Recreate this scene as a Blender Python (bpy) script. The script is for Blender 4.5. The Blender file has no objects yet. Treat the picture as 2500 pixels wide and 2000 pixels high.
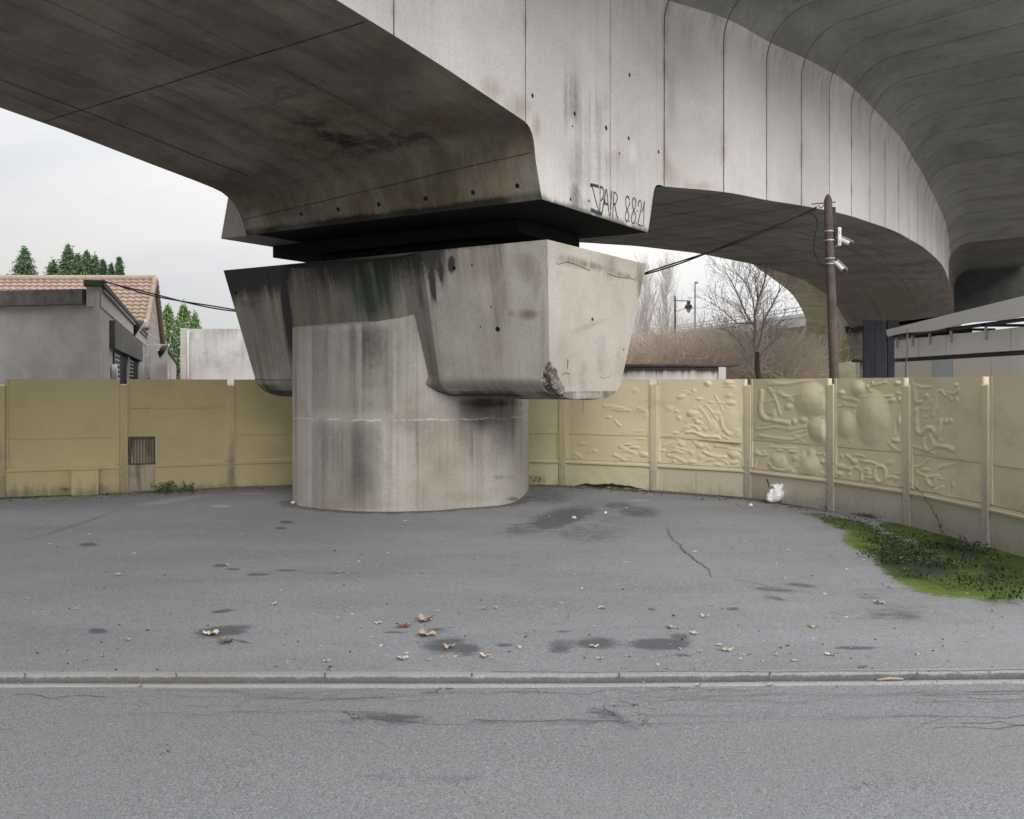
import bpy, math, random
import numpy as np
from mathutils import Vector, noise as mnoise
R = random.Random(7)
rng = np.random.default_rng(11)
scene = bpy.context.scene
COL = scene.collection
# ------------------------------------------------------------------ camera model
F, CX, HZ, EYE = 2350.0, 1250.0, 940.0, 1.75      # photo pixels (2500 wide), horizon row, eye height (m)
def at(x, y, Y):                 # photo pixel + distance -> point
    return Vector(((x-CX)/F*Y, Y, EYE+(HZ-y)/F*Y))
def gnd(x, y, z=0.0):            # photo pixel on the ground
    Y = (EYE-z)*F/(y-HZ)
    return Vector(((x-CX)/F*Y, Y, z))
def pxy(co):                     # (n,3) array -> photo pixels
    co = np.asarray(co, float)
    Y = np.maximum(co[..., 1], .05)
    return CX+F*co[..., 0]/Y, HZ-F*(co[..., 2]-EYE)/Y
AX = np.array((.5418, .8405)); TX = np.array((.8405, -.5418))
def atp(a, t, z=0.0):            # viaduct frame: along axis a, across t
    return Vector((AX[0]*a+TX[0]*t, AX[1]*a+TX[1]*t, z))

# ------------------------------------------------------------------ node helper
class NT:
    def __init__(s, name):
        s.m = bpy.data.materials.new(name); s.m.use_nodes = True
        s.t = s.m.node_tree; s.t.nodes.clear()
        s.out = s.n('ShaderNodeOutputMaterial')
    def n(s, k, **kw):
        x = s.t.nodes.new(k)
        for a, b in kw.items(): setattr(x, a, b)
        return x
    def set(s, sock, v):
        if isinstance(v, bpy.types.NodeSocket): s.t.links.new(v, sock)
        elif v is not None:
            if sock.type == 'RGBA' and not hasattr(v, '__len__'): v = (v, v, v, 1)
            elif sock.type == 'RGBA' and len(v) == 3: v = (*v, 1)
            sock.default_value = v
    def math(s, op, a, b=None, c=None, clamp=False):
        x = s.n('ShaderNodeMath', operation=op, use_clamp=clamp)
        s.set(x.inputs[0], a)
        if b is not None: s.set(x.inputs[1], b)
        if c is not None: s.set(x.inputs[2], c)
        return x.outputs[0]
    def vmath(s, op, a, b=None):
        x = s.n('ShaderNodeVectorMath', operation=op)
        s.set(x.inputs[0], a)
        if b is not None: s.set(x.inputs[1], b)
        return x.outputs['Value'] if op in ('LENGTH', 'DISTANCE', 'DOT_PRODUCT') else x.outputs[0]
    def mix(s, f, a, b, mode='MIX'):
        x = s.n('ShaderNodeMix', data_type='RGBA', blend_type=mode, clamp_factor=True)
        s.set(x.inputs[0], f); s.set(x.inputs[6], a); s.set(x.inputs[7], b)
        return x.outputs[2]
    def coord(s, k='Object'):
        return s.n('ShaderNodeTexCoord').outputs[k]
    def map(s, v, sc=(1, 1, 1), loc=(0, 0, 0), rot=(0, 0, 0)):
        x = s.n('ShaderNodeMapping'); s.set(x.inputs[0], v)
        x.inputs['Scale'].default_value = sc; x.inputs['Location'].default_value = loc; x.inputs['Rotation'].default_value = rot
        return x.outputs[0]
    def noise(s, v, sc=1, det=4, ro=.55, dist=0):
        x = s.n('ShaderNodeTexNoise'); s.set(x.inputs['Vector'], v)
        x.inputs['Scale'].default_value = sc; x.inputs['Detail'].default_value = det
        x.inputs['Roughness'].default_value = ro; x.inputs['Distortion'].default_value = dist
        return x.outputs[0]
    def vor(s, v, sc=1, feat='F1', out='Distance'):
        x = s.n('ShaderNodeTexVoronoi', feature=feat); s.set(x.inputs['Vector'], v); x.inputs['Scale'].default_value = sc
        return x.outputs[out]
    def ss(s, v, lo, hi):        # smooth step
        x = s.n('ShaderNodeMapRange', interpolation_type='SMOOTHSTEP', clamp=True)
        s.set(x.inputs[0], v); x.inputs[1].default_value = lo; x.inputs[2].default_value = hi
        return x.outputs[0]
    def attr(s, name):
        return s.n('ShaderNodeAttribute', attribute_name=name).outputs['Fac']
    def sep(s, v):
        x = s.n('ShaderNodeSeparateXYZ'); s.set(x.inputs[0], v); return x.outputs
    def comb(s, a, b, c):
        x = s.n('ShaderNodeCombineXYZ')
        for i, q in enumerate((a, b, c)): s.set(x.inputs[i], q)
        return x.outputs[0]
    def bump(s, h, st=.3, d=.01):
        x = s.n('ShaderNodeBump'); x.inputs['Strength'].default_value = st; x.inputs['Distance'].default_value = d
        s.set(x.inputs['Height'], h); return x.outputs[0]
    def bsdf(s, col, rough=.85, normal=None, spec=.3, metal=0, **kw):
        x = s.n('ShaderNodeBsdfPrincipled')
        s.set(x.inputs['Base Color'], col); s.set(x.inputs['Roughness'], rough)
        x.inputs['Specular IOR Level'].default_value = spec; x.inputs['Metallic'].default_value = metal
        if normal is not None: s.set(x.inputs['Normal'], normal)
        s.t.links.new(x.outputs[0], s.out.inputs[0])
        s.b = x
        return s.m

def concrete(name, c1, c2, streak=.5, streakcol=(.10, .09, .065), blotch=.8, spots=(), rough=.9, joints=None, efflor=None,
             boards=None, darkmax=.92, facestreak=False, grain=.5, jstr=.82, lightcol=(.56, .53, .48), streak_scale=(5, 5, .28), grime_shade=(.028, .028, .03), brown=(.11, .085, .045), bump=.35, uvboard=None):
    s = NT(name); v = s.coord('Object')
    big = s.noise(v, .55, 7, .62, .4)
    col = s.mix(s.ss(big, .36, .66), c1, c2)
    mid = s.noise(v, 3.1, 8, .68, .3)
    col = s.mix(s.math('MULTIPLY', s.ss(mid, .5, .78), blotch*.55), col, tuple(q*.62 for q in c2))
    col = s.mix(s.math('MULTIPLY', s.ss(mid, .48, .22), blotch*.35), col, tuple(min(.75, q*1.25) for q in c1))
    if facestreak:
        fu = s.sep(s.coord('UV')); sv = s.comb(fu[0], 0, fu[1])
    else: sv = v
    st = s.noise(s.map(sv, streak_scale), 1.3, 7, .62)
    fst = s.noise(s.map(sv, (streak_scale[0]*2.6, streak_scale[1]*2.6, streak_scale[2]*1.3), (5, 3, 1)), 1.6, 5, .6)
    clean = s.math('SUBTRACT', 1, s.attr('clean'))
    col = s.mix(s.math('MULTIPLY', s.math('MULTIPLY', s.ss(st, .5, .74), clean), streak), col, streakcol)
    col = s.mix(s.math('MULTIPLY', s.math('MULTIPLY', s.ss(fst, .52, .68), clean), streak*.4), col, streakcol)
    st = s.math('ADD', s.math('MULTIPLY', st, .62), s.math('MULTIPLY', fst, .38))
    if uvboard:                                                   # shutter boards marked along the path
        uv = s.coord('UV')
        bn = s.noise(s.map(uv, uvboard), 1, 5, .65)
        col = s.mix(s.math('MULTIPLY', s.ss(bn, .45, .72), .55), col, tuple(q*.5 for q in c2))
    fine = s.noise(v, 70, 3, .7)
    col = s.mix(.55, col, s.mix(fine, tuple(q*.72 for q in c1), tuple(min(.8, q*1.18) for q in c1)), 'SOFT_LIGHT')
    lich = s.noise(v, 19, 6, .75, .2)
    # painted attributes (stains, plus some painted light and shade, each in its place)
    ol = s.attr('olive')
    fo = s.math('MULTIPLY', ol, s.math('ADD', .8, s.math('ADD', s.math('MULTIPLY', s.math('SUBTRACT', lich, .5), 1.3), s.math('MULTIPLY', s.math('SUBTRACT', st, .5), 1.1))), clamp=True)
    col = s.mix(fo, col, s.mix(s.ss(lich, .35, .65), (.10, .098, .072), (.17, .16, .125)))
    br = s.attr('brown')
    fb = s.math('MULTIPLY', br, s.math('ADD', s.math('MULTIPLY', s.ss(st, .32, .62), .75), .25))
    col = s.mix(fb, col, brown)
    gr = s.attr('green')
    fg = s.math('MULTIPLY', gr, s.math('ADD', .85, s.math('MULTIPLY', s.math('SUBTRACT', st, .5), 2.0)), clamp=True)
    col = s.mix(s.math('MULTIPLY', fg, .95), col, s.mix(s.ss(lich, .35, .65), (.018, .042, .018), (.05, .078, .04)))
    dk = s.attr('dark')
    wide = s.noise(s.map(sv, (1.9, 1.9, .22)), 1.4, 6, .6)
    mod = s.math('ADD', s.math('MULTIPLY', s.math('SUBTRACT', st, .5), 1.5), s.math('ADD', s.math('MULTIPLY', s.math('SUBTRACT', lich, .5), .8), s.math('MULTIPLY', s.math('SUBTRACT', wide, .5), 1.3)))
    sharp = s.ss(s.math('ADD', mod, s.math('MULTIPLY', s.math('SUBTRACT', dk, .45), .95)), -.30, .34)
    fd = s.math('MULTIPLY', s.math('MULTIPLY', dk, 1.35), sharp, clamp=True)
    col = s.mix(s.math('MULTIPLY', fd, darkmax), col, grime_shade)
    lt = s.attr('light')
    fl = s.math('MULTIPLY', lt, s.math('ADD', .5, s.math('MULTIPLY', s.math('SUBTRACT', mid, .5), 1.2)), clamp=True)
    col = s.mix(s.math('MULTIPLY', fl, .65), col, lightcol)
    if efflor:
        z0, amp = efflor
        zz = s.sep(v)[2]
        wob = s.math('MULTIPLY', s.math('SUBTRACT', s.noise(s.map(v, (1, 1, .05)), 3.2, 5, .6), .5), amp)
        d = s.math('ABSOLUTE', s.math('SUBTRACT', s.math('SUBTRACT', zz, z0), wob))
        w = s.math('MULTIPLY', s.ss(s.noise(v, 4, 4), .34, .6), .014)
        line = s.math('LESS_THAN', d, s.math('SUBTRACT', w, .001))
        above = s.ss(s.math('SUBTRACT', s.math('SUBTRACT', zz, z0), wob), .16, 0)
        up = s.math('GREATER_THAN', s.math('SUBTRACT', s.math('SUBTRACT', zz, z0), wob), 0)
        col = s.mix(s.math('MULTIPLY', s.math('MULTIPLY', above, up), s.math('MULTIPLY', s.ss(st, .35, .6), .35)), col, (.36, .34, .29))
        col = s.mix(s.math('MULTIPLY', line, s.math('MULTIPLY', s.ss(lich, .28, .55), .8)), col, (.55, .53, .48))
    # grain of the surface, coarse and fine
    gr1 = s.noise(v, 38, 5, .75, .1); gr2 = s.noise(v, 150, 2, .7)
    gg = s.math('ADD', s.math('MULTIPLY', s.math('SUBTRACT', gr1, .5), 1.5*grain), s.math('MULTIPLY', s.math('SUBTRACT', gr2, .5), .9*grain))
    hs = s.n('ShaderNodeHueSaturation'); s.set(hs.inputs['Color'], col); s.set(hs.inputs['Value'], s.math('ADD', 1, gg)); col = hs.outputs[0]
    # air pits
    pit = s.math('LESS_THAN', s.vor(v, 27), s.math('MULTIPLY', s.ss(s.noise(v, 1.7, 3), .45, .75), .17))
    col = s.mix(s.math('MULTIPLY', pit, .55), col, tuple(q*.3 for q in c2))
    hgt = s.math('ADD', s.math('MULTIPLY', fine, .35), s.math('ADD', s.math('MULTIPLY', mid, .8), s.math('MULTIPLY', pit, -.6)))
    if joints:                                                   # uv.x counts the pours: fine lines and a tone for each pour
        uv = s.coord('UV'); u = s.sep(uv)[0]
        jn = s.n('ShaderNodeTexWhiteNoise', noise_dimensions='1D'); s.set(jn.inputs['W'], s.math('FLOOR', u))
        col = s.mix(s.math('MULTIPLY', jn.outputs[0], .22), col, tuple(q*.6 for q in c2))
        fr = s.math('ABSOLUTE', s.math('SUBTRACT', s.math('FRACT', s.math('ADD', u, .5)), .5))
        wj = s.math('MULTIPLY', s.math('ADD', s.noise(v, 4, 3), .3), joints)
        j = s.math('LESS_THAN', fr, wj)
        halo = s.math('MULTIPLY', s.ss(fr, joints*7, 0), s.ss(s.noise(v, 2.2, 4), .45, .7))
        col = s.mix(s.math('MULTIPLY', halo, .45 if jstr > .7 else .25), col, (.2, .13, .07) if jstr > .7 else (.08, .075, .065))
        col = s.mix(s.math('MULTIPLY', j, jstr), col, (.045, .04, .034))
        hgt = s.math('SUBTRACT', hgt, s.math('MULTIPLY', j, 1.2))
    for (px_, py_, pz_), r_ in spots:
        d = s.vmath('DISTANCE', v, (px_, py_, pz_))
        d = s.math('ADD', d, s.math('MULTIPLY', s.math('SUBTRACT', lich, .5), r_*.8))
        col = s.mix(s.math('LESS_THAN', d, r_), col, (.012, .012, .012))
        hgt = s.math('SUBTRACT', hgt, s.math('MULTIPLY', s.ss(d, r_*1.2, r_*.6), 2.0))
    return s.bsdf(col, rough, s.bump(hgt, bump, .012), .25)

def plain(name, c1, c2=None, sc=4, rough=.7, spec=.3, metal=0, dirt=0, dirtcol=(.05, .045, .035), bump=.1, fsc=60):
    s = NT(name); v = s.coord('Object')
    c2 = c2 or tuple(q*.75 for q in c1)
    nz = s.noise(v, sc, 6, .6, .2)
    col = s.mix(s.ss(nz, .35, .68), c1, c2)
    f = s.noise(v, fsc, 3, .6)
    col = s.mix(s.math('MULTIPLY', s.ss(f, .5, .8), .25), col, tuple(q*.5 for q in c2))
    if dirt:
        st = s.noise(s.map(v, (6, 6, .5)), 1.2, 6, .65)
        col = s.mix(s.math('MULTIPLY', s.ss(st, .48, .72), dirt), col, dirtcol)
    return s.bsdf(col, rough, s.bump(s.math('ADD', nz, f), bump, .006), spec, metal)

# ------------------------------------------------------------------ mesh builder
class MB:
    def __init__(s): s.v = []; s.f = []; s.uv = None; s.mi = []; s.at = {}; s.smooth = False
    def add(s, vs, fs, mi=0):
        b = len(s.v); s.v += [tuple(q) for q in vs]
        s.f += [tuple(i+b for i in f) for f in fs]; s.mi += [mi]*len(fs)
        return b
    def box(s, lo, hi, mi=0):
        (x0, y0, z0), (x1, y1, z1) = lo, hi
        s.hexa([(x0, y0, z0), (x1, y0, z0), (x1, y1, z0), (x0, y1, z0), (x0, y0, z1), (x1, y0, z1), (x1, y1, z1), (x0, y1, z1)], mi)
    def hexa(s, p, mi=0):        # 4 bottom, 4 top
        s.add(p, [(3, 2, 1, 0), (4, 5, 6, 7), (0, 1, 5, 4), (1, 2, 6, 5), (2, 3, 7, 6), (3, 0, 4, 7)], mi)
    def obox(s, c, ux, uy, hx, hy, z0, z1, mi=0):     # oriented box: centre, two plan directions, half sizes
        c = np.array(c[:2], float); ux = np.array(ux, float); uy = np.array(uy, float)
        q = [c-ux*hx-uy*hy, c+ux*hx-uy*hy, c+ux*hx+uy*hy, c-ux*hx+uy*hy]
        s.hexa([(a[0], a[1], z0) for a in q]+[(a[0], a[1], z1) for a in q], mi)
    def prism(s, base, top, mi=0):
        n = len(base)
        s.add(list(base)+list(top), [tuple(range(n-1, -1, -1)), tuple(range(n, 2*n))]+[(i, (i+1) % n, n+(i+1) % n, n+i) for i in range(n)], mi)
    def tube(s, pts, rad, n=6, mi=0, cap=True):
        pts = [Vector(p) for p in pts]
        if not hasattr(rad, '__len__'): rad = [rad]*len(pts)
        vs = []; up = None
        for i, p in enumerate(pts):
            d = (pts[min(i+1, len(pts)-1)]-pts[max(i-1, 0)])
            d = d.normalized() if d.length > 1e-9 else Vector((0, 0, 1))
            if up is None: up = d.orthogonal().normalized()
            up = up-d*up.dot(d)
            up = up.normalized() if up.length > 1e-6 else d.orthogonal().normalized()
            sd = d.cross(up)
            for k in range(n):
                a = 2*math.pi*k/n
                vs.append(p+(up*math.cos(a)+sd*math.sin(a))*rad[i])
        fs = [(i*n+k, i*n+(k+1) % n, (i+1)*n+(k+1) % n, (i+1)*n+k) for i in range(len(pts)-1) for k in range(n)]
        if cap: fs += [tuple(range(n-1, -1, -1)), tuple((len(pts)-1)*n+k for k in range(n))]
        s.add(vs, fs, mi)
    def lathe(s, prof, c, n=16, mi=0):                # (r, z) profile about a vertical axis
        vs = [(c[0]+r*math.cos(2*math.pi*k/n), c[1]+r*math.sin(2*math.pi*k/n), c[2]+z) for r, z in prof for k in range(n)]
        fs = [(i*n+k, i*n+(k+1) % n, (i+1)*n+(k+1) % n, (i+1)*n+k) for i in range(len(prof)-1) for k in range(n)]
        fs += [tuple(range(n-1, -1, -1)), tuple((len(prof)-1)*n+k for k in range(n))]
        s.add(vs, fs, mi)
    def grid(s, P, uv=None, mi=0, flip=False):        # P: (m,n,3)
        P = np.asarray(P, float); m, n = P.shape[:2]; b = len(s.v)
        s.v += [tuple(q) for q in P.reshape(-1, 3)]
        I = np.arange(m*n).reshape(m, n)+b
        q = np.stack([I[:-1, :-1], I[1:, :-1], I[1:, 1:], I[:-1, 1:]], -1).reshape(-1, 4)
        if flip: q = q[:, ::-1]
        s.f += [tuple(int(k) for k in r) for r in q]; s.mi += [mi]*len(q)
        if uv is not None:
            if s.uv is None: s.uv = {}
            u = np.asarray(uv, float).reshape(-1, 2)
            for k in range(len(u)): s.uv[b+k] = u[k]
    def build(s, name, mats, parent=None, smooth=False, bevel=0, attrs=None, auto=None):
        off = np.array(parent_origin(parent)) if parent else np.zeros(3)
        V = np.array(s.v, float)
        me = bpy.data.meshes.new(name)
        me.from_pydata([tuple(q) for q in V-off], [], s.f)
        if not isinstance(mats, (list, tuple)): mats = [mats]
        for m in mats: me.materials.append(m)
        if len(mats) > 1: me.polygons.foreach_set('material_index', s.mi)
        if s.uv:
            L = me.uv_layers.new(name='UVMap')
            li = np.zeros(len(me.loops), int); me.loops.foreach_get('vertex_index', li)
            tab = np.zeros((len(V), 2))
            for k, q in s.uv.items(): tab[k] = q
            L.data.foreach_set('uv', tab[li].ravel())
        if attrs:
            for k, fn in attrs.items():
                a = me.attributes.new(k, 'FLOAT', 'POINT')
                a.data.foreach_set('value', np.asarray(fn(V), np.float32))
        if smooth: me.polygons.foreach_set('use_smooth', [True]*len(me.polygons))
        if auto is not None: me.set_sharp_from_angle(angle=math.radians(auto))
        me.update()
        o = bpy.data.objects.new(name, me); COL.objects.link(o)
        if parent: o.parent = parent
        if bevel:
            b = o.modifiers.new('bevel', 'BEVEL'); b.width = bevel; b.segments = 2; b.limit_method = 'ANGLE'; b.angle_limit = math.radians(40)
        return o
def parent_origin(p):
    q = np.zeros(3)
    while p is not None: q += np.array(p.location); p = p.parent
    return q
def tag(o, label=None, cat=None, group=None, kind=None):
    if label: o['label'] = label
    if cat: o['category'] = cat
    if group: o['group'] = group
    if kind: o['kind'] = kind
    return o
def thing(name, label, cat, loc=(0, 0, 0), group=None):
    o = bpy.data.objects.new(name, None); COL.objects.link(o); o.location = loc; o.empty_display_size = .2
    return tag(o, label, cat, group)
def copy_tree(o, parent=None):
    c = o.copy(); COL.objects.link(c)
    if parent: c.parent = parent
    for ch in [q for q in bpy.data.objects if q.parent == o]: copy_tree(ch, c)
    return c
# masks in photo pixels: list of (cx, cy, rx, ry, amount[, angle])
def ell(lst):
    def fn(V):
        x, y = pxy(V); o = np.zeros(len(V))
        for e in lst:
            cx, cy, rx, ry, am = e[:5]; an = math.radians(e[5]) if len(e) > 5 else 0
            dx, dy = x-cx, y-cy
            u = (dx*math.cos(an)+dy*math.sin(an))/rx; w = (-dx*math.sin(an)+dy*math.cos(an))/ry
            o = np.maximum(o, am*np.clip(1.6*(1-np.sqrt(u*u+w*w)), 0, 1))
        return o
    return fn
def interp(x, xs, ys): return np.interp(x, xs, ys)
def sstep(x, lo, hi):
    q = np.clip((x-lo)/(hi-lo), 0, 1); return q*q*(3-2*q)
def vnoise(P, sc, oct=4):
    return np.array([mnoise.fractal(Vector(p)*sc, .6, 2.0, oct) for p in np.asarray(P)])
def smooth_path(P, n):           # Catmull-Rom through points, n samples equally spaced
    P = np.asarray(P, float); Q = []
    E = np.vstack([2*P[0]-P[1], P, 2*P[-1]-P[-2]])
    for i in range(1, len(E)-2):
        for t in np.linspace(0, 1, 24, endpoint=False):
            Q.append(.5*((2*E[i])+(-E[i-1]+E[i+1])*t+(2*E[i-1]-5*E[i]+4*E[i+1]-E[i+2])*t*t+(-E[i-1]+3*E[i]-3*E[i+1]+E[i+2])*t**3))
    Q.append(P[-1]); Q = np.array(Q)
    d = np.r_[0, np.cumsum(np.linalg.norm(np.diff(Q[:, :2], axis=0), axis=1))]
    u = np.linspace(0, d[-1], n)
    return np.stack([np.interp(u, d, Q[:, k]) for k in range(Q.shape[1])], 1), u
# line drawn on a plane through the photo pixels
def on_plane(x, y, p0, nrm, lift=0.003):
    d = Vector(((x-CX)/F, 1, (HZ-y)/F)); o = Vector((0, 0, EYE)); nrm = Vector(nrm).normalized()
    k = (Vector(p0)-o).dot(nrm)/d.dot(nrm)
    p = o+d*k
    return p+nrm*lift*(1 if nrm.dot(d) < 0 else -1)
def ribbon(mb, pts, nrm, w, jit=0, mi=0, sub=0):
    pts = [Vector(p) for p in pts]; nrm = Vector(nrm).normalized()
    for _ in range(sub):
        q = [pts[0]]
        for a, b in zip(pts, pts[1:]):
            m = (a+b)/2; d = (b-a); s_ = d.cross(nrm)
            q += [m+s_*R.uniform(-jit, jit), b]
        pts = q
    L = []; n = len(pts)
    for i, p in enumerate(pts):
        d = pts[min(i+1, n-1)]-pts[max(i-1, 0)]; s_ = d.cross(nrm).normalized()
        ww = w(i/(n-1)) if callable(w) else w
        ww *= (1+R.uniform(-.3, .3)*(1 if jit else 0))*.5
        L.append((p-s_*ww, p+s_*ww))
    b = len(mb.v); mb.v += [tuple(q) for e in L for q in e]
    fs = [(b+2*i, b+2*i+1, b+2*i+3, b+2*i+2) for i in range(n-1)]
    mb.f += fs; mb.mi += [mi]*len(fs)
    if mb.uv is None: mb.uv = {}
    for i in range(n):
        mb.uv[b+2*i] = (i/(n-1), 0); mb.uv[b+2*i+1] = (i/(n-1), 1)

# ================================================================== PIER (local to its base)
PB = np.array((-1.35, 14.75, 0.0))
CAP_TOP, CREASE, CAP_BOT = 3.53, 1.87, 1.56
A0, A1, TL, TR = 10.14, 13.0, -11.87, -6.02      # plan of the cap in the viaduct frame
def cap_prof():                                   # (near a, z) down to the keel, then up the far side
    z = np.linspace(CAP_TOP, CREASE, 64)
    near = [(A0+.39*(CAP_TOP-q)/(CAP_TOP-CREASE), q) for q in z]
    fil = []
    for k in np.linspace(0, 1, 22)[1:]:
        an = math.radians(14+76*k)
        fil.append((k, an))
    a_s, z_s = near[-1]
    arc = [(a_s+.62*(1-math.cos(math.radians(90*k)))+.06*k, z_s-(z_s-CAP_BOT)*math.sin(math.radians(90*k))) for k, _ in fil]
    near += arc
    mid = (A0+A1)/2
    far = [(2*mid-a, q) for a, q in near][::-1]
    return near, far
near, far = cap_prof()
prof = near+[((near[-1][0]*(1-q)+far[0][0]*q), CAP_BOT-.012*math.sin(math.pi*q)) for q in (.25, .5, .75)]+far
def cap_t(z):                                     # end faces lean inwards
    k = min(1, (CAP_TOP-z)/(CAP_TOP-CREASE))
    return TL+.27*k, TR-.20*k
def build_cap(parent, mat):
    mb = MB()
    NS = 230
    P = np.zeros((len(prof), NS, 3)); UVc = np.zeros((len(prof), NS, 2))
    for i, (a, z) in enumerate(prof):
        l, r = cap_t(z)
        for j in range(NS):
            t = l+(r-l)*j/(NS-1)
            rec = float(np.interp(t, [-10.56, -10.42, -8.52, -7.98], [0, .20, .20, 0]))*min(1, max(0, (z-1.75)/.12)) if i < 64+12 else 0
            P[i, j] = atp(a+rec, t, z); UVc[i, j] = ((t+12), z)
    # broken lower corner at the near right end
    flat = P.reshape(-1, 3)
    def spall(V):
        x, y = pxy(V); a = V[:, 0]*AX[0]+V[:, 1]*AX[1]
        xc = np.interp(y, [880, 900, 930, 955, 972], [1337, 1339, 1341, 1352, 1376]); w_ = np.interp(y, [882, 892, 915, 945, 962, 974], [0, 9, 20, 26, 22, 0])
        nn = np.array([mnoise.noise(Vector(q)*9) for q in V])*9
        return np.clip((w_-np.abs(x-xc-4)+nn*(w_ > 1))/6, 0, 1)*(a < (A0+A1)/2)*(w_ > 1)
    sp = spall(flat)
    idx = np.where(sp > 0)[0]
    nz = vnoise(flat[idx], 16, 4); nz2 = vnoise(flat[idx], 38, 3)
    flat[idx, :2] += (AX*.75-TX*.45)[None, :]*(sp[idx]*(.05+.045*nz+.05*np.abs(nz2)))[:, None]
    flat[idx, 2] += sp[idx]*(.03*nz+.02*nz2)
    mb.grid(P, UVc, flip=True)
    # end faces
    for side in (0, 1):
        nz_ = len(near); NU = 60
        E = np.zeros((nz_, NU, 3)); UVe = np.zeros((nz_, NU, 2))
        for i in range(nz_):
            an, z = near[i]; af = (A0+A1)-an
            t = cap_t(z)[side]
            for j in range(NU): E[i, j] = atp(an+(af-an)*j/(NU-1), t, z); UVe[i, j] = (20+an+(af-an)*j/(NU-1), z)
        if side == 1:
            E[:, 0] = P[:nz_, -1]
            f2 = E.reshape(-1, 3); s2 = spall(f2)*.6
            ii = np.where(s2 > 0)[0]; n3 = vnoise(f2[ii], 16, 4)
            f2[ii, :2] -= TX[None, :]*(s2[ii]*(.03+.04*n3))[:, None]*(np.arange(len(f2))[ii] % NU > 0)[:, None]
        mb.grid(E, UVe, flip=(side == 1))
    # top
    mb.add([atp(A0, TL, CAP_TOP), atp(A0, TR, CAP_TOP), atp(A1, TR, CAP_TOP), atp(A1, TL, CAP_TOP)], [(0, 1, 2, 3)])
    top_t = lambda V: (V[:, 2]-CREASE)/(CAP_TOP-CREASE)
    NF = lambda V: V[:, 0]*AX[0]+V[:, 1]*AX[1] < A0+.75
    T_ = lambda V: V[:, 0]*TX[0]+V[:, 1]*TX[1]
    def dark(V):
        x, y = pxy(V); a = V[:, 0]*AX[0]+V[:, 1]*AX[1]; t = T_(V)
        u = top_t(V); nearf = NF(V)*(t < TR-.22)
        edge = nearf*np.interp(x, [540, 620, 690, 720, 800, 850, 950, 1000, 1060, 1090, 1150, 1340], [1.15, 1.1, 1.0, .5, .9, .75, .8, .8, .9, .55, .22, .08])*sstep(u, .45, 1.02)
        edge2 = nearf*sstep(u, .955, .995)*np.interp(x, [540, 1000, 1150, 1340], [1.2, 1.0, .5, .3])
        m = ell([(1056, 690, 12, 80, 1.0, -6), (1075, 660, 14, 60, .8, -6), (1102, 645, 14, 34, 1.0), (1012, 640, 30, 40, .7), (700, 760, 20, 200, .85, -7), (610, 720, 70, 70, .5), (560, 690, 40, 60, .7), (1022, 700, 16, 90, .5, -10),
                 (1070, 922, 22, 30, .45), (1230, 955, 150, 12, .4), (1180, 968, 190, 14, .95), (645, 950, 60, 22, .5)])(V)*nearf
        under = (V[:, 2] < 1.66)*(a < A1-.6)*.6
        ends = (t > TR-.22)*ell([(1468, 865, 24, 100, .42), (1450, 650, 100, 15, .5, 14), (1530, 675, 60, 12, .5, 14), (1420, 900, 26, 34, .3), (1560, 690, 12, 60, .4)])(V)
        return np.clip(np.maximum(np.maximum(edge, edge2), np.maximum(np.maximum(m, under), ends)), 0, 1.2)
    def olive(V):
        x, y = pxy(V); t = T_(V); z = V[:, 2]
        wedge = NF(V)*sstep(t, -8.62, -8.45)*sstep(t, -7.93, -8.02)*(.75+.15*sstep(z, 3.0, 2.0))  # face turned left: its shade is put into the olive tone
        mid = NF(V)*sstep(t, -10.5, -10.4)*sstep(t, -8.45, -8.6)*.62
        left = NF(V)*sstep(t, -10.45, -10.6)*.50
        strip = NF(V)*sstep(t, -10.85, -10.62)*sstep(t, -10.36, -10.46)*.8
        return np.clip(np.maximum(np.maximum(np.maximum(wedge, mid), left), strip)+ell([(1215, 940, 160, 22, .5), (1270, 640, 40, 40, .3)])(V)*NF(V), 0, 1)
    def green(V):
        return ell([(905, 715, 75, 110, 1.1), (880, 690, 50, 90, .9), (950, 700, 36, 110, .7), (850, 760, 40, 50, .5)])(V)*NF(V)*(T_(V) < -8.45)
    def brown(V):
        a = V[:, 0]*AX[0]+V[:, 1]*AX[1]; x, y = pxy(V)
        return np.clip(ell([(1212, 640, 26, 100, .75), (1222, 740, 30, 110, .55), (1150, 650, 60, 70, .35), (780, 720, 60, 80, .55), (640, 800, 60, 130, .45), (1290, 655, 34, 50, .6), (1285, 768, 40, 16, 1.0), (1250, 765, 16, 10, .9), (1310, 690, 14, 60, .5), (1325, 800, 8, 120, .5),
                            (1440, 795, 60, 10, .45, -20), (1402, 640, 60, 18, .65, 14), (1490, 655, 20, 40, .5), (1565, 690, 12, 70, .7), (650, 880, 60, 60, .45), (1200, 870, 40, 60, .25), (1400, 930, 40, 26, .3)])(V)+.10*(a < A0+.5)*(x < 1250), 0, 1)
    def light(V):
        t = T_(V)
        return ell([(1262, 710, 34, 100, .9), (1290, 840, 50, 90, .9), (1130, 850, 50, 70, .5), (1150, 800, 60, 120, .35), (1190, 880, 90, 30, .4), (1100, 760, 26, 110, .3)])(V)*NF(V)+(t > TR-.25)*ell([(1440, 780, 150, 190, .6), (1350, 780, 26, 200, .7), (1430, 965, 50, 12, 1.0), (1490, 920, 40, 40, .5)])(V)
    def clean(V):
        t = T_(V); return np.clip((t > TR-.24)*.8+sstep(t, -8.1, -7.6)*.45, 0, 1)
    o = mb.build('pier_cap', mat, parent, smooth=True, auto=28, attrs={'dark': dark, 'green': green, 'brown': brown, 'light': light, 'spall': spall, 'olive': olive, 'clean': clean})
    return o
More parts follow.
